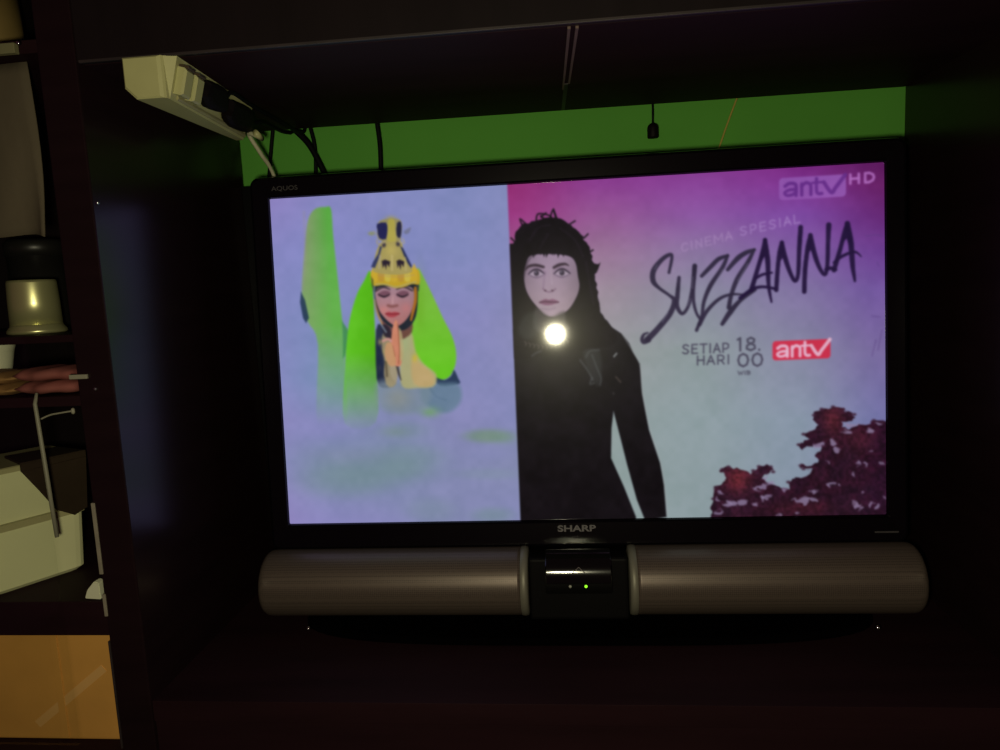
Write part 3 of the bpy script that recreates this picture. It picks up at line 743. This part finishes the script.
for x, y, rx, ry in ((150, 550, 30, 10), (215, 540, 26, 22), (175, 545, 20, 12), (330, 520, 14, 18), (350, 510, 30, 9), (325, 460, 36, 12), (370, 440, 18, 12), (345, 415, 12, 10), (545, 530, 32, 22),
                     (590, 520, 30, 10), (600, 480, 22, 12), (500, 520, 14, 6), (700, 225, 13, 20), (722, 262, 24, 12), (620, 240, 22, 14), (640, 228, 10, 8), (772, 168, 20, 9), (800, 130, 40, 10), (895, 163, 24, 12), (940, 128, 16, 6),
                     (872, 332, 18, 11), (829, 332, 8, 12), (688, 446, 23, 12), (735, 452, 9, 9), (810, 390, 9, 9), (825, 552, 24, 18), (895, 548, 18, 11), (937, 560, 12, 14), (850, 572, 9, 8),
                     (100, 592, 26, 10), (515, 592, 10, 8), (298, 550, 13, 12), (112, 490, 20, 12), (95, 520, 8, 10), (955, 335, 8, 6), (855, 488, 8, 6), (905, 270, 7, 7), (440, 470, 18, 6), (675, 325, 7, 6), (418, 600, 9, 5), (965, 512, 7, 6)):
    pts = closed([(700 + .19 * (x + rx * math.cos(a) * (1 + .28 * math.sin(3 * a + x))), 400 + .19 * (y + ry * math.sin(a) * (1 + .28 * math.cos(2 * a + y)))) for a in [k * math.pi / 4 for k in range(8)]], 2)
    poly(pts, (146, 134, 174), 1.1, .8, jag=1.2)
for x, y in ((118, 365), (85, 460), (70, 520), (150, 352), (310, 350), (372, 352), (385, 378), (465, 432), (520, 235), (545, 180), (600, 80), (640, 48), (700, 36), (812, 76), (530, 345), (545, 362), (915, 108), (965, 118), (400, 465), (350, 385), (300, 385), (280, 372)):
    blob(700 + x * .19, 400 + y * .19, 2.3, 1.6, (58, 30, 52), .85, 2)
# broken twigs at the right edge
for s in (((866, 236), (876, 235), (882, 236)), ((872, 316), (880, 317)), ((877, 262), (879, 266)), ((876, 340), (872, 356)), ((882, 330), (878, 350))):
    stroke(list(s), .5, (84, 60, 130), .9, .5)

def soften(a):
    g = a.reshape(NZ, NX, 3); k = np.array([.06, .24, .40, .24, .06])
    for axis in (0, 1):
        p = np.pad(g, [(2, 2) if i == axis else (0, 0) for i in range(3)], mode='edge')
        g = sum(k[i] * (p[i:i + NZ] if axis == 0 else p[:, i:i + NX]) for i in range(5))
    return g.reshape(-1, 3)
# fine compression mottling of the picture, then soft dark rim of the panel
mott = (vnoise(U / 6, V / 6, 21) - .5) * 5 + (vnoise(U / 17, V / 17, 33) - .5) * 6
IMG += mott[:, None] * np.array([1, .8, 1.1])
IMG *= np.array([.97, .935, .91])
IMG = soften(IMG)
IMG = np.clip(IMG, 3, 250)
s_ = IMG / 255; LIN = np.where(s_ <= .04045, s_ / 12.92, ((s_ + .055) / 1.055) ** 2.4)

me = bpy.data.meshes.new('screen')
me.vertices.add(NX * NZ); me.vertices.foreach_set('co', TV3.astype(np.float32).ravel())
idx = np.arange(NX * NZ).reshape(NZ, NX)
quads = np.stack([idx[:-1, :-1], idx[1:, :-1], idx[1:, 1:], idx[:-1, 1:]], -1).reshape(-1, 4)
nq = len(quads)
me.loops.add(nq * 4); me.loops.foreach_set('vertex_index', quads.ravel().astype(np.int32))
me.polygons.add(nq); me.polygons.foreach_set('loop_start', np.arange(0, nq * 4, 4, dtype=np.int32))
me.update(calc_edges=True)
ca = me.color_attributes.new('picture', 'FLOAT_COLOR', 'POINT')
ca.data.foreach_set('color', np.concatenate([LIN, np.ones((len(LIN), 1))], 1).astype(np.float32).ravel())
obj('screen', None, M['screen'], tv, mesh=me, label='lit screen with a crowned woman in a green veil beside a dark-haired woman in black and a programme title')

# badges
obj('badge', None, M['logo'], tv, mesh=text_mesh('SHARP', (0, -.0060, -.2052), .0445, .0078, bold=.03), label='grey SHARP lettering')
obj('badge', None, M['logo_dim'], tv, mesh=text_mesh('AQUOS', (-.328, -.0060, .2062), .032, .0062, bold=.01), label='dim grey AQUOS lettering')
b = new(); bm_box(b, (.334, -.0064, -.2156), (.366 - .006, -.0058, -.2136), .0002); obj('printed_line', b, M['logo_dim'], tv)

# speaker bar: two grey tubes with rings and end caps
for s in (-1, 1):
    xa, xb = .058, .3750
    prof = [(.033, xb - .0015), (.0365, xb - .0025), (.0385, xb - .006), (.0388, xb - .010), (.0389, xb - .016), (.0389, xb - .018), (.0389, xa + .012), (.0389, xa + .008)]
    b = new(); bm_lathe(b, [(r, s * x) for r, x in prof], (0, -.012, -.2645), 'x', 72)
    tb = obj('speaker_tube', b, M['grille'], tv, smooth=True)
    b = new(); bm_lathe(b, [(.0386, s * (xa + .0082)), (.0396, s * (xa + .0075)), (.0398, s * (xa + .003)), (.0388, s * xa), (.034, s * (xa - .001))], (0, -.012, -.2645), 'x', 72)
    obj('end_ring', b, M['end_ring'], tb, root=tv, smooth=True, label='pale metal ring at the inner end of the tube')
# centre block with curved glossy control panel
b = new(); bm_box(b, (-.0565, -.034, -.304), (.0565, .03, -.2315), .004, 3); obj('centre_block', b, M['matte'], tv)
def arc(x0, x1, zc, yc, r, a0, a1, n=24, inner=.004):
    rings = []
    for x in (x0, x0 + .0012, x1 - .0012, x1):
        k = -.0012 if x in (x0, x1) else 0
        ring = [(x, yc - (r + k) * math.cos(math.radians(a0 + (a1 - a0) * i / n)), zc + (r + k) * math.sin(math.radians(a0 + (a1 - a0) * i / n))) for i in range(n + 1)]
        ring += [(x, yc - inner, zc - r * .6), ] if False else [(x, yc, zc + r * math.sin(math.radians(a1)) * .9), (x, yc, zc + r * math.sin(math.radians(a0)) * .9)]
        rings.append(ring)
    return rings
b = new(); bm_loft(b, arc(-.037, .037, -.2530, -.018, .033, -27, 66)); cp = obj('control_panel', b, M['gloss'], tv, smooth=True)
mod = cp.modifiers.new('edges', 'EDGE_SPLIT'); mod.split_angle = math.radians(40)
def panel_pt(x, z):
    dz = z + .2530; return Vector((x, -.018 - math.sqrt(.033 ** 2 - dz ** 2) - .0003, z))
tri = [panel_pt(-.0072, -.2440), panel_pt(-.0036, -.2412), panel_pt(0.0005, -.2378), panel_pt(.0044, -.2412), panel_pt(.008, -.2440)]
b = new(); bm_tube(b, tri, .00045, 6); obj('power_symbol', b, M['logo_line'], cp, root=tv, label='thin pale triangle outline')
for x, m, nm, lb in ((-.0095, M['led_white'], 'indicator_light', 'pale unlit indicator light'), (.0080, M['led_green'], 'indicator_light', 'green lit indicator light')):
    p = panel_pt(x, -.2585)
    b = new(); bm_lathe(b, [(.0004, -.0016), (.0013, -.0012), (.0017, -.0002), (.0017, .001)], p, 'y', 16); obj(nm, b, m, cp, root=tv, smooth=True, label=lb)
# neck and foot
b = new(); bm_box(b, (-.05, -.018, -.3105), (.05, .03, -.3035), .003); obj('stand_neck', b, M['matte'], tv)
zf = -.3168
b = new()
ring = lambda z, k: [(.335 * k * math.copysign(abs(math.cos(a)) ** .55, math.cos(a)), .02 + (.085 * k) * math.copysign(abs(math.sin(a)) ** .7, math.sin(a)), z) for a in [2 * math.pi * i / 48 for i in range(48)]]
bm_loft(b, [ring(-.3160, 1.0), ring(-.3135, 1.0), ring(-.3105, .985), ring(-.309, .96)])
for v in b.verts:      # the foot lies flat on the shelf although the set leans back
    v.co.z += (v.co.y) * math.tan(-TILT)
obj('stand_foot', b, M['dull_black'], tv)
for x in (-.318, .323):
    b = new(); bm_lathe(b, [(.0006, .0042), (.0022, .0034), (.003, .0016), (.0032, 0)], (x, -.040, -.3118), 'z', 18); obj('foot_screw', b, M['chrome'], tv, smooth=True, label='small shiny screw on the stand foot')

# ------------------------------------------------------------------ power strip
ps = thing('power_strip', (-.36, -.10, .2615), 'yellowed white power strip fixed under the ceiling board at the upper left', 'power strip')
sec = lambda y, tr, ins=0: [(-.387 + ins, y, ZC - .0004 - ins), (tr - ins, y, ZC - .0004 - ins), (-.350 - ins, y, .2625 + ins), (-.378 + ins, y, .2625 + ins), (-.387 + ins, y, .2715 + ins)]
def sec2(y, xr, xb, ins=0):
    return [(-.387 + ins, y, ZC - .0004 - ins), (xr - ins, y, ZC - .0004 - ins), (xb - ins, y, .2625 + ins), (-.377 + ins, y, .2625 + ins), (-.387 + ins, y, .2725 + ins)]
b = new(); bm_loft(b, [sec2(-.202, -.353, -.353, .0015), sec2(-.2005, -.3515, -.3515), sec2(-.1985, -.350, -.350), sec2(-.1945, -.339, -.3495), sec2(-.002, -.354, -.369), sec2(0, -.3545, -.3705, .001)])
hs = obj('strip_housing', b, M['cream'], ps)
# socket face frame: a, b along the slanting face
f0 = Vector((-.339, 0, ZC - .0004)); f1 = Vector((-.3495, 0, .2625))
dn = (f1 - f0).normalized(); nrm = Vector((-dn.z, 0, dn.x)); 
if nrm.x < 0: nrm = -nrm
def onface(y, t, h=0.0): return f0 + dn * (t * (f1 - f0).length) + Vector((-.017 * (y + .1945) / .1925, y, 0)) + nrm * h
def face_block(b, y0, y1, t0, t1, h, taper=.002):
    lo = [onface(y0, t0, -.0005), onface(y1, t0, -.0005), onface(y1, t1, -.0005), onface(y0, t1, -.0005)]
    mid = [onface(y0, t0, h - taper), onface(y1, t0, h - taper), onface(y1, t1, h - taper), onface(y0, t1, h - taper)]
    k = .05
    hi = [onface(y0 + taper, t0 + k, h), onface(y1 - taper, t0 + k, h), onface(y1 - taper, t1 - k, h), onface(y0 + taper, t1 - k, h)]
    bm_loft(b, [lo, mid, hi])
for y0 in (-.190, -.166):
    b = new(); face_block(b, y0, y0 + .018, .20, .84, .0085); sw = obj('socket_cover', b, M['cream'], ps)
    b = new(); face_block(b, y0 + .002, y0 + .016, .13, .20, .0095, .001); obj('cover_slot', b, M['slot'], sw, root=ps, label='dark slot above the cover')
b = new(); face_block(b, -.182, -.006, .84, .95, .0015, .0006); obj('side_ridge', b, M['cream_dark'], ps)
# screw / lower chamfer strip
# dark plugs sitting in the far sockets
for k, (y0, y1, t0, t1, h) in enumerate(((-.142, -.084, .06, .74, .010), (-.081, -.004, .14, .88, .011))):
    pl = thing('plug', onface((y0 + y1) / 2, .5), ['black plug in the third socket of the power strip', 'black plug at the far end of the power strip, beside its white cord'][k], 'plug', group='black plugs in the power strip')
    b = new()
    rings = []
    for hh, kk in ((.0002, 1.0), (h * .55, 1.0), (h * .9, .86), (h, .6)):
        cy, ct = (y0 + y1) / 2, (t0 + t1) / 2
        rings.append([onface(cy + (y1 - y0) / 2 * kk * math.copysign(abs(math.cos(a)) ** .6, math.cos(a)) * (1 + .07 * math.sin(5 * a + k)), ct + (t1 - t0) / 2 * kk * math.copysign(abs(math.sin(a)) ** .6, math.sin(a)) * (1 + .08 * math.sin(4 * a)), hh) for a in [2 * math.pi * i / 20 for i in range(20)]])
    bm_loft(b, rings); obj('plug_body', b, M['black_plug'], pl)
    c0 = onface(y1 - .004, .3 + .2 * k, h * .5)
    if k == 0: cb = smooth_pts([c0, onface(-.076, .03, .006), onface(-.02, .03, .008), Vector((-.340, .05, .290)), Vector((-.345, .12, .2935)), Vector((-.345, .146, .31)), Vector((-.345, .148, .40))], 7)
    else: cb = smooth_pts([c0, Vector((-.352, .012, .284)), Vector((-.358, .05, .289)), Vector((-.362, .12, .2935)), Vector((-.362, .146, .31)), Vector((-.362, .148, .40))], 7)
    b = new(); bm_tube(b, cb, .0024, 8); obj('cord', b, M['cable'], pl, smooth=True)
# white cord leaving the strip
b = new(); bm_loft(b, [[Vector((-.351, -.008, .268)) + Vector((.0034 * math.cos(a), 0, .004 * math.sin(a))) for a in [k * math.pi / 5 for k in range(10)]],
                       [Vector((-.349, .004, .264)) + Vector((.003 * math.cos(a), 0, .0035 * math.sin(a))) for a in [k * math.pi / 5 for k in range(10)]]])
obj('cord_grip', b, M['cream'], ps, smooth=True)
pts = smooth_pts([(-.349, .004, .264), at(249, 134, 1, .010), at(261, 154, 1, .026), at(274, 176, 1, .052), (-.352, .10, .15), (-.35, .11, -.1), (-.33, .11, -.28)], 8)
b = new(); bm_tube(b, pts, [.0026 if i < 22 else .0022 for i in range(len(pts))], 8); obj('power_cord', b, M['white_cable'], ps, smooth=True, label='white cord dropping behind the television')

# ------------------------------------------------------------------ loose cables behind the television
YC = .146
def cable(name, px_pts, r, m, label, cat, group=None, y=YC, up=True):
    pts = [at(u, v, 1, y) for u, v in px_pts]
    top = pts[0] + (pts[0] - pts[1]).normalized() * .04
    low = pts[-1] + (pts[-1] - pts[-2]).normalized() * .05
    allp = ([top] if up else []) + pts + [low, Vector((low.x, y, -.1)), Vector((low.x + .01, y, -.6)), Vector((low.x + .012, y, -ZOFF + .006))]
    b = new(); bm_tube(b, smooth_pts(allp, 6), r, 8)
    o = obj(name, b, m, loc=(allp[-1].x, y, -ZOFF), smooth=True); return tag(o, label, cat, group)
cable('cable', [(273, 128), (271, 150), (269, 178)], .0026, M['cable'], 'thin black cable hanging against green wall, leftmost of four', 'cable', 'black cables against the green wall')
cable('cable', [(293, 128), (310, 146), (327, 178)], .0042, M['cable'], 'thick black cable slanting down to the right against green wall', 'cable', 'black cables against the green wall', y=.141)
cable('cable', [(310, 126), (315, 148), (316, 178)], .0028, M['cable'], 'black cable crossing behind the thick slanting cable', 'cable', 'black cables against the green wall', y=.151)
cable('cable', [(377, 122), (380, 146), (381, 176)], .0032, M['cable'], 'black cable hanging alone, rightmost of the four against green wall', 'cable', 'black cables against the green wall')
cable('cable', [(737, 98), (728, 122), (719, 148)], .0012, M['orange_cable'], 'thin orange thread slanting down green wall at the right', 'cable', y=.160)
# dangling plug
pg = thing('plug', at(653, 138, 1, YC), 'small black plug dangling on a cord in front of the green wall', 'plug')
pt, pb, pc = at(653, 123, 1, YC), at(653, 138, 1, YC), at(653.5, 100, 1, YC)
b = new(); L = pt.z - pb.z
bm_lathe(b, [(.0018, L), (.0045, L * .93), (.0066, L * .8), (.0072, L * .65), (.0072, .001), (.0066, 0)], (pb.x, YC, pb.z), 'z', 20)
obj('plug_body', b, M['black_plug'], pg, smooth=True)
b = new(); bm_tube(b, [(pb.x, YC, pt.z - .001), (pb.x + .0003, YC, pt.z + .01), (pb.x + .0005, YC, pc.z + .01), (pb.x, YC, .40)], .0013, 8); obj('cord', b, M['cable'], pg, smooth=True)
# ------------------------------------------------------------------ things on the left shelves
# hanging brown cloth
def sheet(name, corners, m, loc, label, cat, wave=.006, n=30, rows=14, thick=.002, seed=0):
    """wavy cloth between four corner points (tl, tr, br, bl)"""
    tl, tr_, br, bl = [Vector(c) for c in corners]; b = new(); F_, B2 = [], []
    for j in range(rows + 1):
        rf, rb = [], []
        for i in range(n + 1):
            s, t = i / n, j / rows
            p = (tl * (1 - s) + tr_ * s) * (1 - t) + (bl * (1 - s) + br * s) * t
            w = wave * (math.sin(s * 15 + seed + 1.3 * t) + .5 * math.sin(s * 31 + t * 4 + seed)) * (.4 + .6 * t)
            p = p + Vector((0, w, .3 * w * (t > .95)))
            rf.append(b.verts.new(p)); rb.append(b.verts.new(p + Vector((0, thick, 0))))
        F_.append(rf); B2.append(rb)
    for g, flip in ((F_, False), (B2, True)):
        for j in range(rows):
            for i in range(n):
                q = [g[j][i], g[j][i + 1], g[j + 1][i + 1], g[j + 1][i]]
                b.faces.new(q[::-1] if flip else q)
    for i in range(n):
        b.faces.new([F_[0][i], B2[0][i], B2[0][i + 1], F_[0][i + 1]]); b.faces.new([F_[-1][i + 1], B2[-1][i + 1], B2[-1][i], F_[-1][i]])
    for j in range(rows):
        b.faces.new([F_[j][0], F_[j + 1][0], B2[j + 1][0], B2[j][0]]); b.faces.new([F_[j][-1], B2[j][-1], B2[j + 1][-1], F_[j + 1][-1]])
    bmesh.ops.recalc_face_normals(b, faces=b.faces[:])
    return tag(obj(name, b, m, loc=loc, smooth=True), label, cat)
zlow = at(30, 236, 1, -.165).z
xa_, xb_ = at(25, 60, 1, -.165), at(49, 236, 1, -.165)
ztop_ = SH['a'] - .0126
sheet('hanging_cloth', [(-.80, -.165, ztop_), (xa_.x, -.165, ztop_), (xb_.x, -.165, zlow), (-.80, -.165, zlow - .004)], M['brown_cloth'], (-.63, -.165, zlow),
      'faded brown cloth hanging from the topmost shelf of the left bay', 'cloth', wave=.009)
gt = thing('tin', (at(2, 24, 1, -.1).x - .05, -.1, SH['a']), 'golden brown tin standing on the topmost left shelf', 'tin')
gp = at(10, 10, 1, -.1); gr = .05
b = new(); bm_lathe(b, [(gr, 0), (gr, .09)], (gp.x - gr, -.1, SH['a']), 'z', 40); obj('tin_body', b, M['gold_tin'], gt, smooth=True)
b = new(); bm_lathe(b, [(gr * 1.02, .09), (gr * 1.03, .1), (gr * .9, .103)], (gp.x - gr, -.1, SH['a']), 'z', 40); obj('lid', b, M['gold_tin'], gt, smooth=True)
# black lidded tin behind the cup
c = at(36, 256, 1, .02); w = .032
b_t = thing('tin', (c.x, .02, SH['b']), 'squat black tin at the back, half hidden by the steel cup', 'tin')
top = at(36, 240, 1, .02).z
b = new(); bm_lathe(b, [(w * .96, 0), (w, .004), (w, top - SH['b'] - .02)], (c.x, .02, SH['b']), 'z', 32); obj('tin_body', b, M['black_tin'], b_t, smooth=True)
b = new(); bm_lathe(b, [(w * 1.05, top - SH['b'] - .02), (w * 1.06, top - SH['b'] - .004), (w * .9, top - SH['b'])], (c.x, .02, SH['b']), 'z', 32); obj('lid', b, M['black_tin'], b_t, smooth=True)
# steel cup upside down
cy = -.075
cl, cr_, ct, cb_ = at(10, 305, 1, cy), at(59, 305, 1, cy), at(35, 280, 1, cy), at(35, 334, 1, cy)
rad = (cr_.x - cl.x) / 2 * .88; cx = (cl.x + cr_.x) / 2; H = ct.z - SH['b']
cup = thing('steel_cup', (cx, cy, SH['b']), 'shiny steel cup with a flared rim, upside down on the left shelf', 'cup')
b = new(); bm_lathe(b, [(rad * 1.0, .0095), (rad * .985, H * .6), (rad * .95, H - .003), (rad * .92, H), (rad * .5, H + .0002)], (cx, cy, SH['b']), 'z', 48); obj('cup_body', b, M['steel'], cup, smooth=True)
b = new(); bm_lathe(b, [(rad * 1.06, .0002), (rad * 1.16, .0015), (rad * 1.14, .0045), (rad * 1.02, .0085), (rad * 1.0, .0105)], (cx, cy, SH['b']), 'z', 48); obj('rim', b, M['steel'], cup, smooth=True)
# white bowl at the left edge
p = at(1, 368, 1, -.12)
bw = thing('bowl', (p.x, -.12, SH['c']), 'white enamel bowl at the left edge below the steel cup', 'bowl')
r0 = (at(11, 360, 1, -.12).x - p.x) + .012; hb = at(5, 342, 1, -.12).z - SH['c']
b = new(); bm_lathe(b, [(r0 * .45, 0), (r0 * .5, .002), (r0 * .8, hb * .4), (r0 * .95, hb * .8), (r0 * .9, hb * .82), (r0 * .7, hb * .4), (r0 * .3, .004)], (p.x - .012, -.12, SH['c']), 'z', 40, cap=False)
obj('bowl_body', b, M['enamel'], bw, smooth=True)
b = new(); bm_lathe(b, [(r0 * .95, hb * .8), (r0 * 1.02, hb * .9), (r0 * 1.0, hb), (r0 * .9, hb * .95), (r0 * .9, hb * .82)], (p.x - .012, -.12, SH['c']), 'z', 40, cap=False)
obj('rim', b, M['enamel'], bw, smooth=True)
# pink folded cloth on shelf c
def folded(name, x0, x1, y0, y1, z0, h, m, label, seed, layers=2):
    b = new(); n = 26
    for L_ in range(layers):
        za = z0 + h * L_ / layers; hh = h / layers
        rings = []
        for i in range(n + 1):
            s = i / n; x = x0 + (x1 - x0) * s
            q = math.sin(s * 9 + seed + L_) * .0028 + math.sin(s * 23 + seed * 2) * .0012
            e = min(1, 6 * s + .25, 6 * (1 - s) + .25)
            yc = (y0 + y1) / 2; ry = (y1 - y0) / 2 * (.9 + .1 * math.sin(s * 5 + seed)); rz = hh / 2 * e
            rings.append([(x, yc + ry * math.copysign(abs(math.cos(a)) ** .5, math.cos(a)) + q, za + hh / 2 + .001 + max(-hh / 2, rz * math.sin(a) * (1 + .12 * math.sin(s * 17 + a * 2 + seed)))) for a in [2 * math.pi * k / 14 for k in range(14)]])
        bm_loft(b, rings)
    o = obj(name, b, m, loc=((x0 + x1) / 2, (y0 + y1) / 2, z0), smooth=True); return tag(o, label, 'cloth')
pr = at(67, 380, 1, -.17)
zt = at(40, 370, 1, -.17).z
xm = at(20, 385, 1, -.17).x
folded('folded_cloth', xm + .001, XS1 - .004, YF + .014, -.12, SH['c'], zt - SH['c'] + .001, M['pink_cloth'], 'dull pink folded cloth on the left shelf beside the panel', 1.0)
folded('folded_cloth', xm - .09, xm - .001, YF + .014, -.12, SH['c'], zt - SH['c'] - .002, M['tan_cloth'], 'tan orange folded cloth at the left edge, beside the pink one', 2.6)
# translucent tub on shelf d, turned
z0 = SH['d']
tA = at(96, 566, 2, z0); tB = at(0, 598, 2, z0)
e = (tA - tB); e.z = 0; e.normalize(); perp = Vector((-e.y, e.x, 0))
if perp.y < 0: perp = -perp
base = tA.copy(); TD = .085
TW = min(.24, (base.y - (YF + .006)) / max(e.y, 1e-6))
ztop = at(80, 452, 1, tA.y).z
def tubring(z, grow):
    a = base + e * grow - perp * grow; c_ = base - e * (TW + grow) - perp * grow
    d = base - e * (TW + grow) + perp * (TD + grow); f = base + e * grow + perp * (TD + grow)
    pts = []
    R_ = .012; quad = [a, f, d, c_]
    for i in range(4):
        p0, p1, p2 = quad[i - 1], quad[i], quad[(i + 1) % 4]
        v1 = (p0 - p1).normalized() * R_; v2 = (p2 - p1).normalized() * R_
        for k in range(5):
            t = k / 4; q = (p1 + v1) * (1 - t) ** 2 + p1 * 2 * t * (1 - t) + (p1 + v2) * t * t
            pts.append((q.x, q.y, z))
    return pts
tub = thing('storage_tub', (base.x - e.x * TW / 2, base.y, z0), 'milky yellow green plastic tub turned at an angle on the left shelf', 'tub')
zm = z0 + (ztop - z0) * .50
b = new(); bm_loft(b, [tubring(z0, -.010), tubring(z0 + .004, -.006), tubring(zm - .004, -.003), tubring(zm, -.003)], cap=True); obj('tub_body', b, M['tub'], tub)
b = new(); bm_loft(b, [tubring(zm, -.0005), tubring(zm + .007, 0.0005), tubring(zm + .0075, -.002)], cap=True); obj('tub_band', b, M['tub_rim'], tub, label='darker band around the tub')
b = new(); bm_loft(b, [tubring(zm + .0077, -.004), tubring(ztop - .006, -.001)], cap=True); obj('upper_wall', b, M['tub'], tub)
b = new(); bm_loft(b, [tubring(ztop - .006, .001), tubring(ztop - .001, .0015), tubring(ztop, 0)], cap=True); obj('lid', b, M['tub_rim'], tub)
# dark cloth lying over the tub's corner
f = lambda u, v, k=.004: (lambda q: q)(at(u, v, 1, 0))
def on_tub(s, z, out=.003):   # s = metres back along the front side from the near corner
    q = base - e * s - perp * out; return Vector((q.x, q.y, z))
hgt = ztop - z0
cl_pts = [on_tub(-.001, ztop - .004, .004), on_tub(.004, ztop - hgt * .46, .004), on_tub(.018, ztop - hgt * .50, .004), on_tub(.035, ztop - hgt * .42, .004), on_tub(.050, ztop - hgt * .22, .004), on_tub(.064, ztop - .006, .004)]
b = new(); bm_prism(b, cl_pts, -perp * .0025)
q0 = [on_tub(-.001, ztop + .0008, .0065), on_tub(.064, ztop + .0008, .0065), on_tub(.058, ztop + .0008, -.05), on_tub(.006, ztop + .0008, -.045)]
bm_prism(b, q0, (0, 0, .0022))
bm_prism(b, [on_tub(-.001, ztop - .0045, .004), on_tub(.064, ztop - .0065, .004), on_tub(.064, ztop + .0028, .004), on_tub(-.001, ztop + .0028, .004)], -perp * .0025)
dc = tag(obj('draped_cloth', b, M['black_cloth'], loc=(base.x, base.y, ztop)), 'dark brown cloth draped over the near corner of the milky tub', 'cloth')
# thin pale rod with side arm hanging before the tub
yr = YF + .004
r_a, r_b = at(35, 404, 1, yr), at(57, 537, 1, yr)
rod = thing('metal_rod', r_b, 'thin pale metal rod hanging in front of the tub', 'rod')
b = new(); bm_tube(b, [r_a + Vector((0, .004, .010)), r_a, r_a * .5 + r_b * .5, r_b], [.0014, .0019, .0021, .0019], 10); obj('rod_shaft', b, M['white_metal'], rod, smooth=True)
b = new(); bm_tube(b, smooth_pts([at(41, 419, 1, yr), at(50, 415, 1, yr), at(60, 413, 1, yr), at(72, 411, 1, yr)], 5), .0009, 8); arm = obj('side_arm', b, M['white_metal'], rod, smooth=True)
pe = at(73, 411, 1, yr); b = new(); bm_lathe(b, [(.0006, -.003), (.0016, -.002), (.0019, 0), (.0016, .002), (.0006, .003)], pe, 'z', 14); obj('arm_tip', b, M['white_metal'], arm, root=rod, smooth=True)
# small pale wedge on shelf d at the panel
pw = at(96, 617, 1, YF + .014)
b = new(); bm_prism(b, [at(87, 617, 1, YF + .012), at(103, 618, 1, YF + .012), at(101, 602, 1, YF + .012), at(96, 600, 1, YF + .012), at(89, 609, 1, YF + .012)], (0, .01, 0))
bmesh.ops.bevel(b, geom=b.edges[:], offset=.0008, segments=2, affect='EDGES')
wz = min(v.co.z for v in b.verts)
for v in b.verts: v.co.z += (SH['d'] + .0004 - wz)
tag(obj('clothes_peg', b, M['enamel'], loc=(pw.x, YF + .014, SH['d'])), 'small pale wedge shaped peg on the shelf, beside the panel', 'peg')
# orange brown box on shelf e
yb = -.155
bx1 = XS1 - .006; zt_ = SH['d'] - thick['d'] - .004; z_ = SH['e']; bx0 = -.70
bo = thing('cardboard_box', ((bx0 + bx1) / 2, yb, z_), 'orange brown cardboard box on the lowest visible shelf', 'box')
b = new(); bm_box(b, (bx0, yb, z_), (bx1, yb + .13, zt_), .002); obj('box_body', b, M['orange_box'], bo)
fa, fb = at(38, 724, 1, yb), at(104, 668, 1, yb); d_ = (fb - fa).normalized(); pp = Vector((-d_.z, 0, d_.x)) * .0045
b = new(); bm_prism(b, [fa - pp, fb - pp, fb + pp, fa + pp], (0, -.0006, 0)); obj('tape', b, M['tape'], bo, label='paler tape strip running diagonally')
xs = at(62, 690, 1, yb).x
b = new(); bm_box(b, (xs - .006, yb - .0012, z_ + .002), (xs + .002, yb + .0002, zt_ - .002), .0003); obj('box_flap_edge', b, M['orange_box'], bo)
# things on the shelf under it
z2 = SH['e'] - thick['e'] - .09
# glass sliding door of the left bay
gx1 = at(66, 640, 1, YF - .004).x
gl = thing('sliding_glass_door', ((XLL + gx1) / 2, YF - .004, -.36), 'clear glass sliding pane in front of the left shelves', 'glass door')
b = new(); bm_box(b, (XLL, YF - .006, -.36), (gx1, YF - .002, at(20, 330, 1, YF - .004).z), .0004); obj('glass_pane', b, M['glass'], gl)

# ------------------------------------------------------------------ light: the flash lamp of the phone held at the viewpoint, and an added purple fill lifting the blacks
lp = CAM + CR @ np.array([-.031, 0.0, -.026])
L = bpy.data.lights.new('phone_flash', 'POINT'); L.energy = 10.0; L.color = (1.0, .93, .62); L.shadow_soft_size = .0175
lo = bpy.data.objects.new('phone_flash', L); COL.objects.link(lo); lo.location = Vector(lp) + Vector((0, 0, ZOFF))
w = bpy.data.worlds.new('room'); bpy.context.scene.world = w; w.use_nodes = True  # background is a fill added to lift the dark surfaces
w.node_tree.nodes['Background'].inputs['Color'].default_value = (1, .22, .55, 1)
w.node_tree.nodes['Background'].inputs['Strength'].default_value = .022

# ------------------------------------------------------------------ camera
cd = bpy.data.cameras.new('camera'); co = bpy.data.objects.new('camera', cd); COL.objects.link(co)
cd.sensor_fit = 'HORIZONTAL'; cd.sensor_width = 36; cd.lens = F / 1000 * 36; cd.clip_start = .01
X_, Y_, Z_ = CR[:, 0], CR[:, 1], CR[:, 2]
co.matrix_world = Matrix(((X_[0], Z_[0], -Y_[0], CAM[0]), (X_[1], Z_[1], -Y_[1], CAM[1]), (X_[2], Z_[2], -Y_[2], CAM[2] + ZOFF), (0, 0, 0, 1)))
sc = bpy.context.scene; sc.camera = co
sc.view_settings.view_transform = 'Standard'; sc.view_settings.look = 'None'
sc.view_settings.exposure = 0; sc.view_settings.gamma = 1; sc.view_settings.use_curve_mapping = False
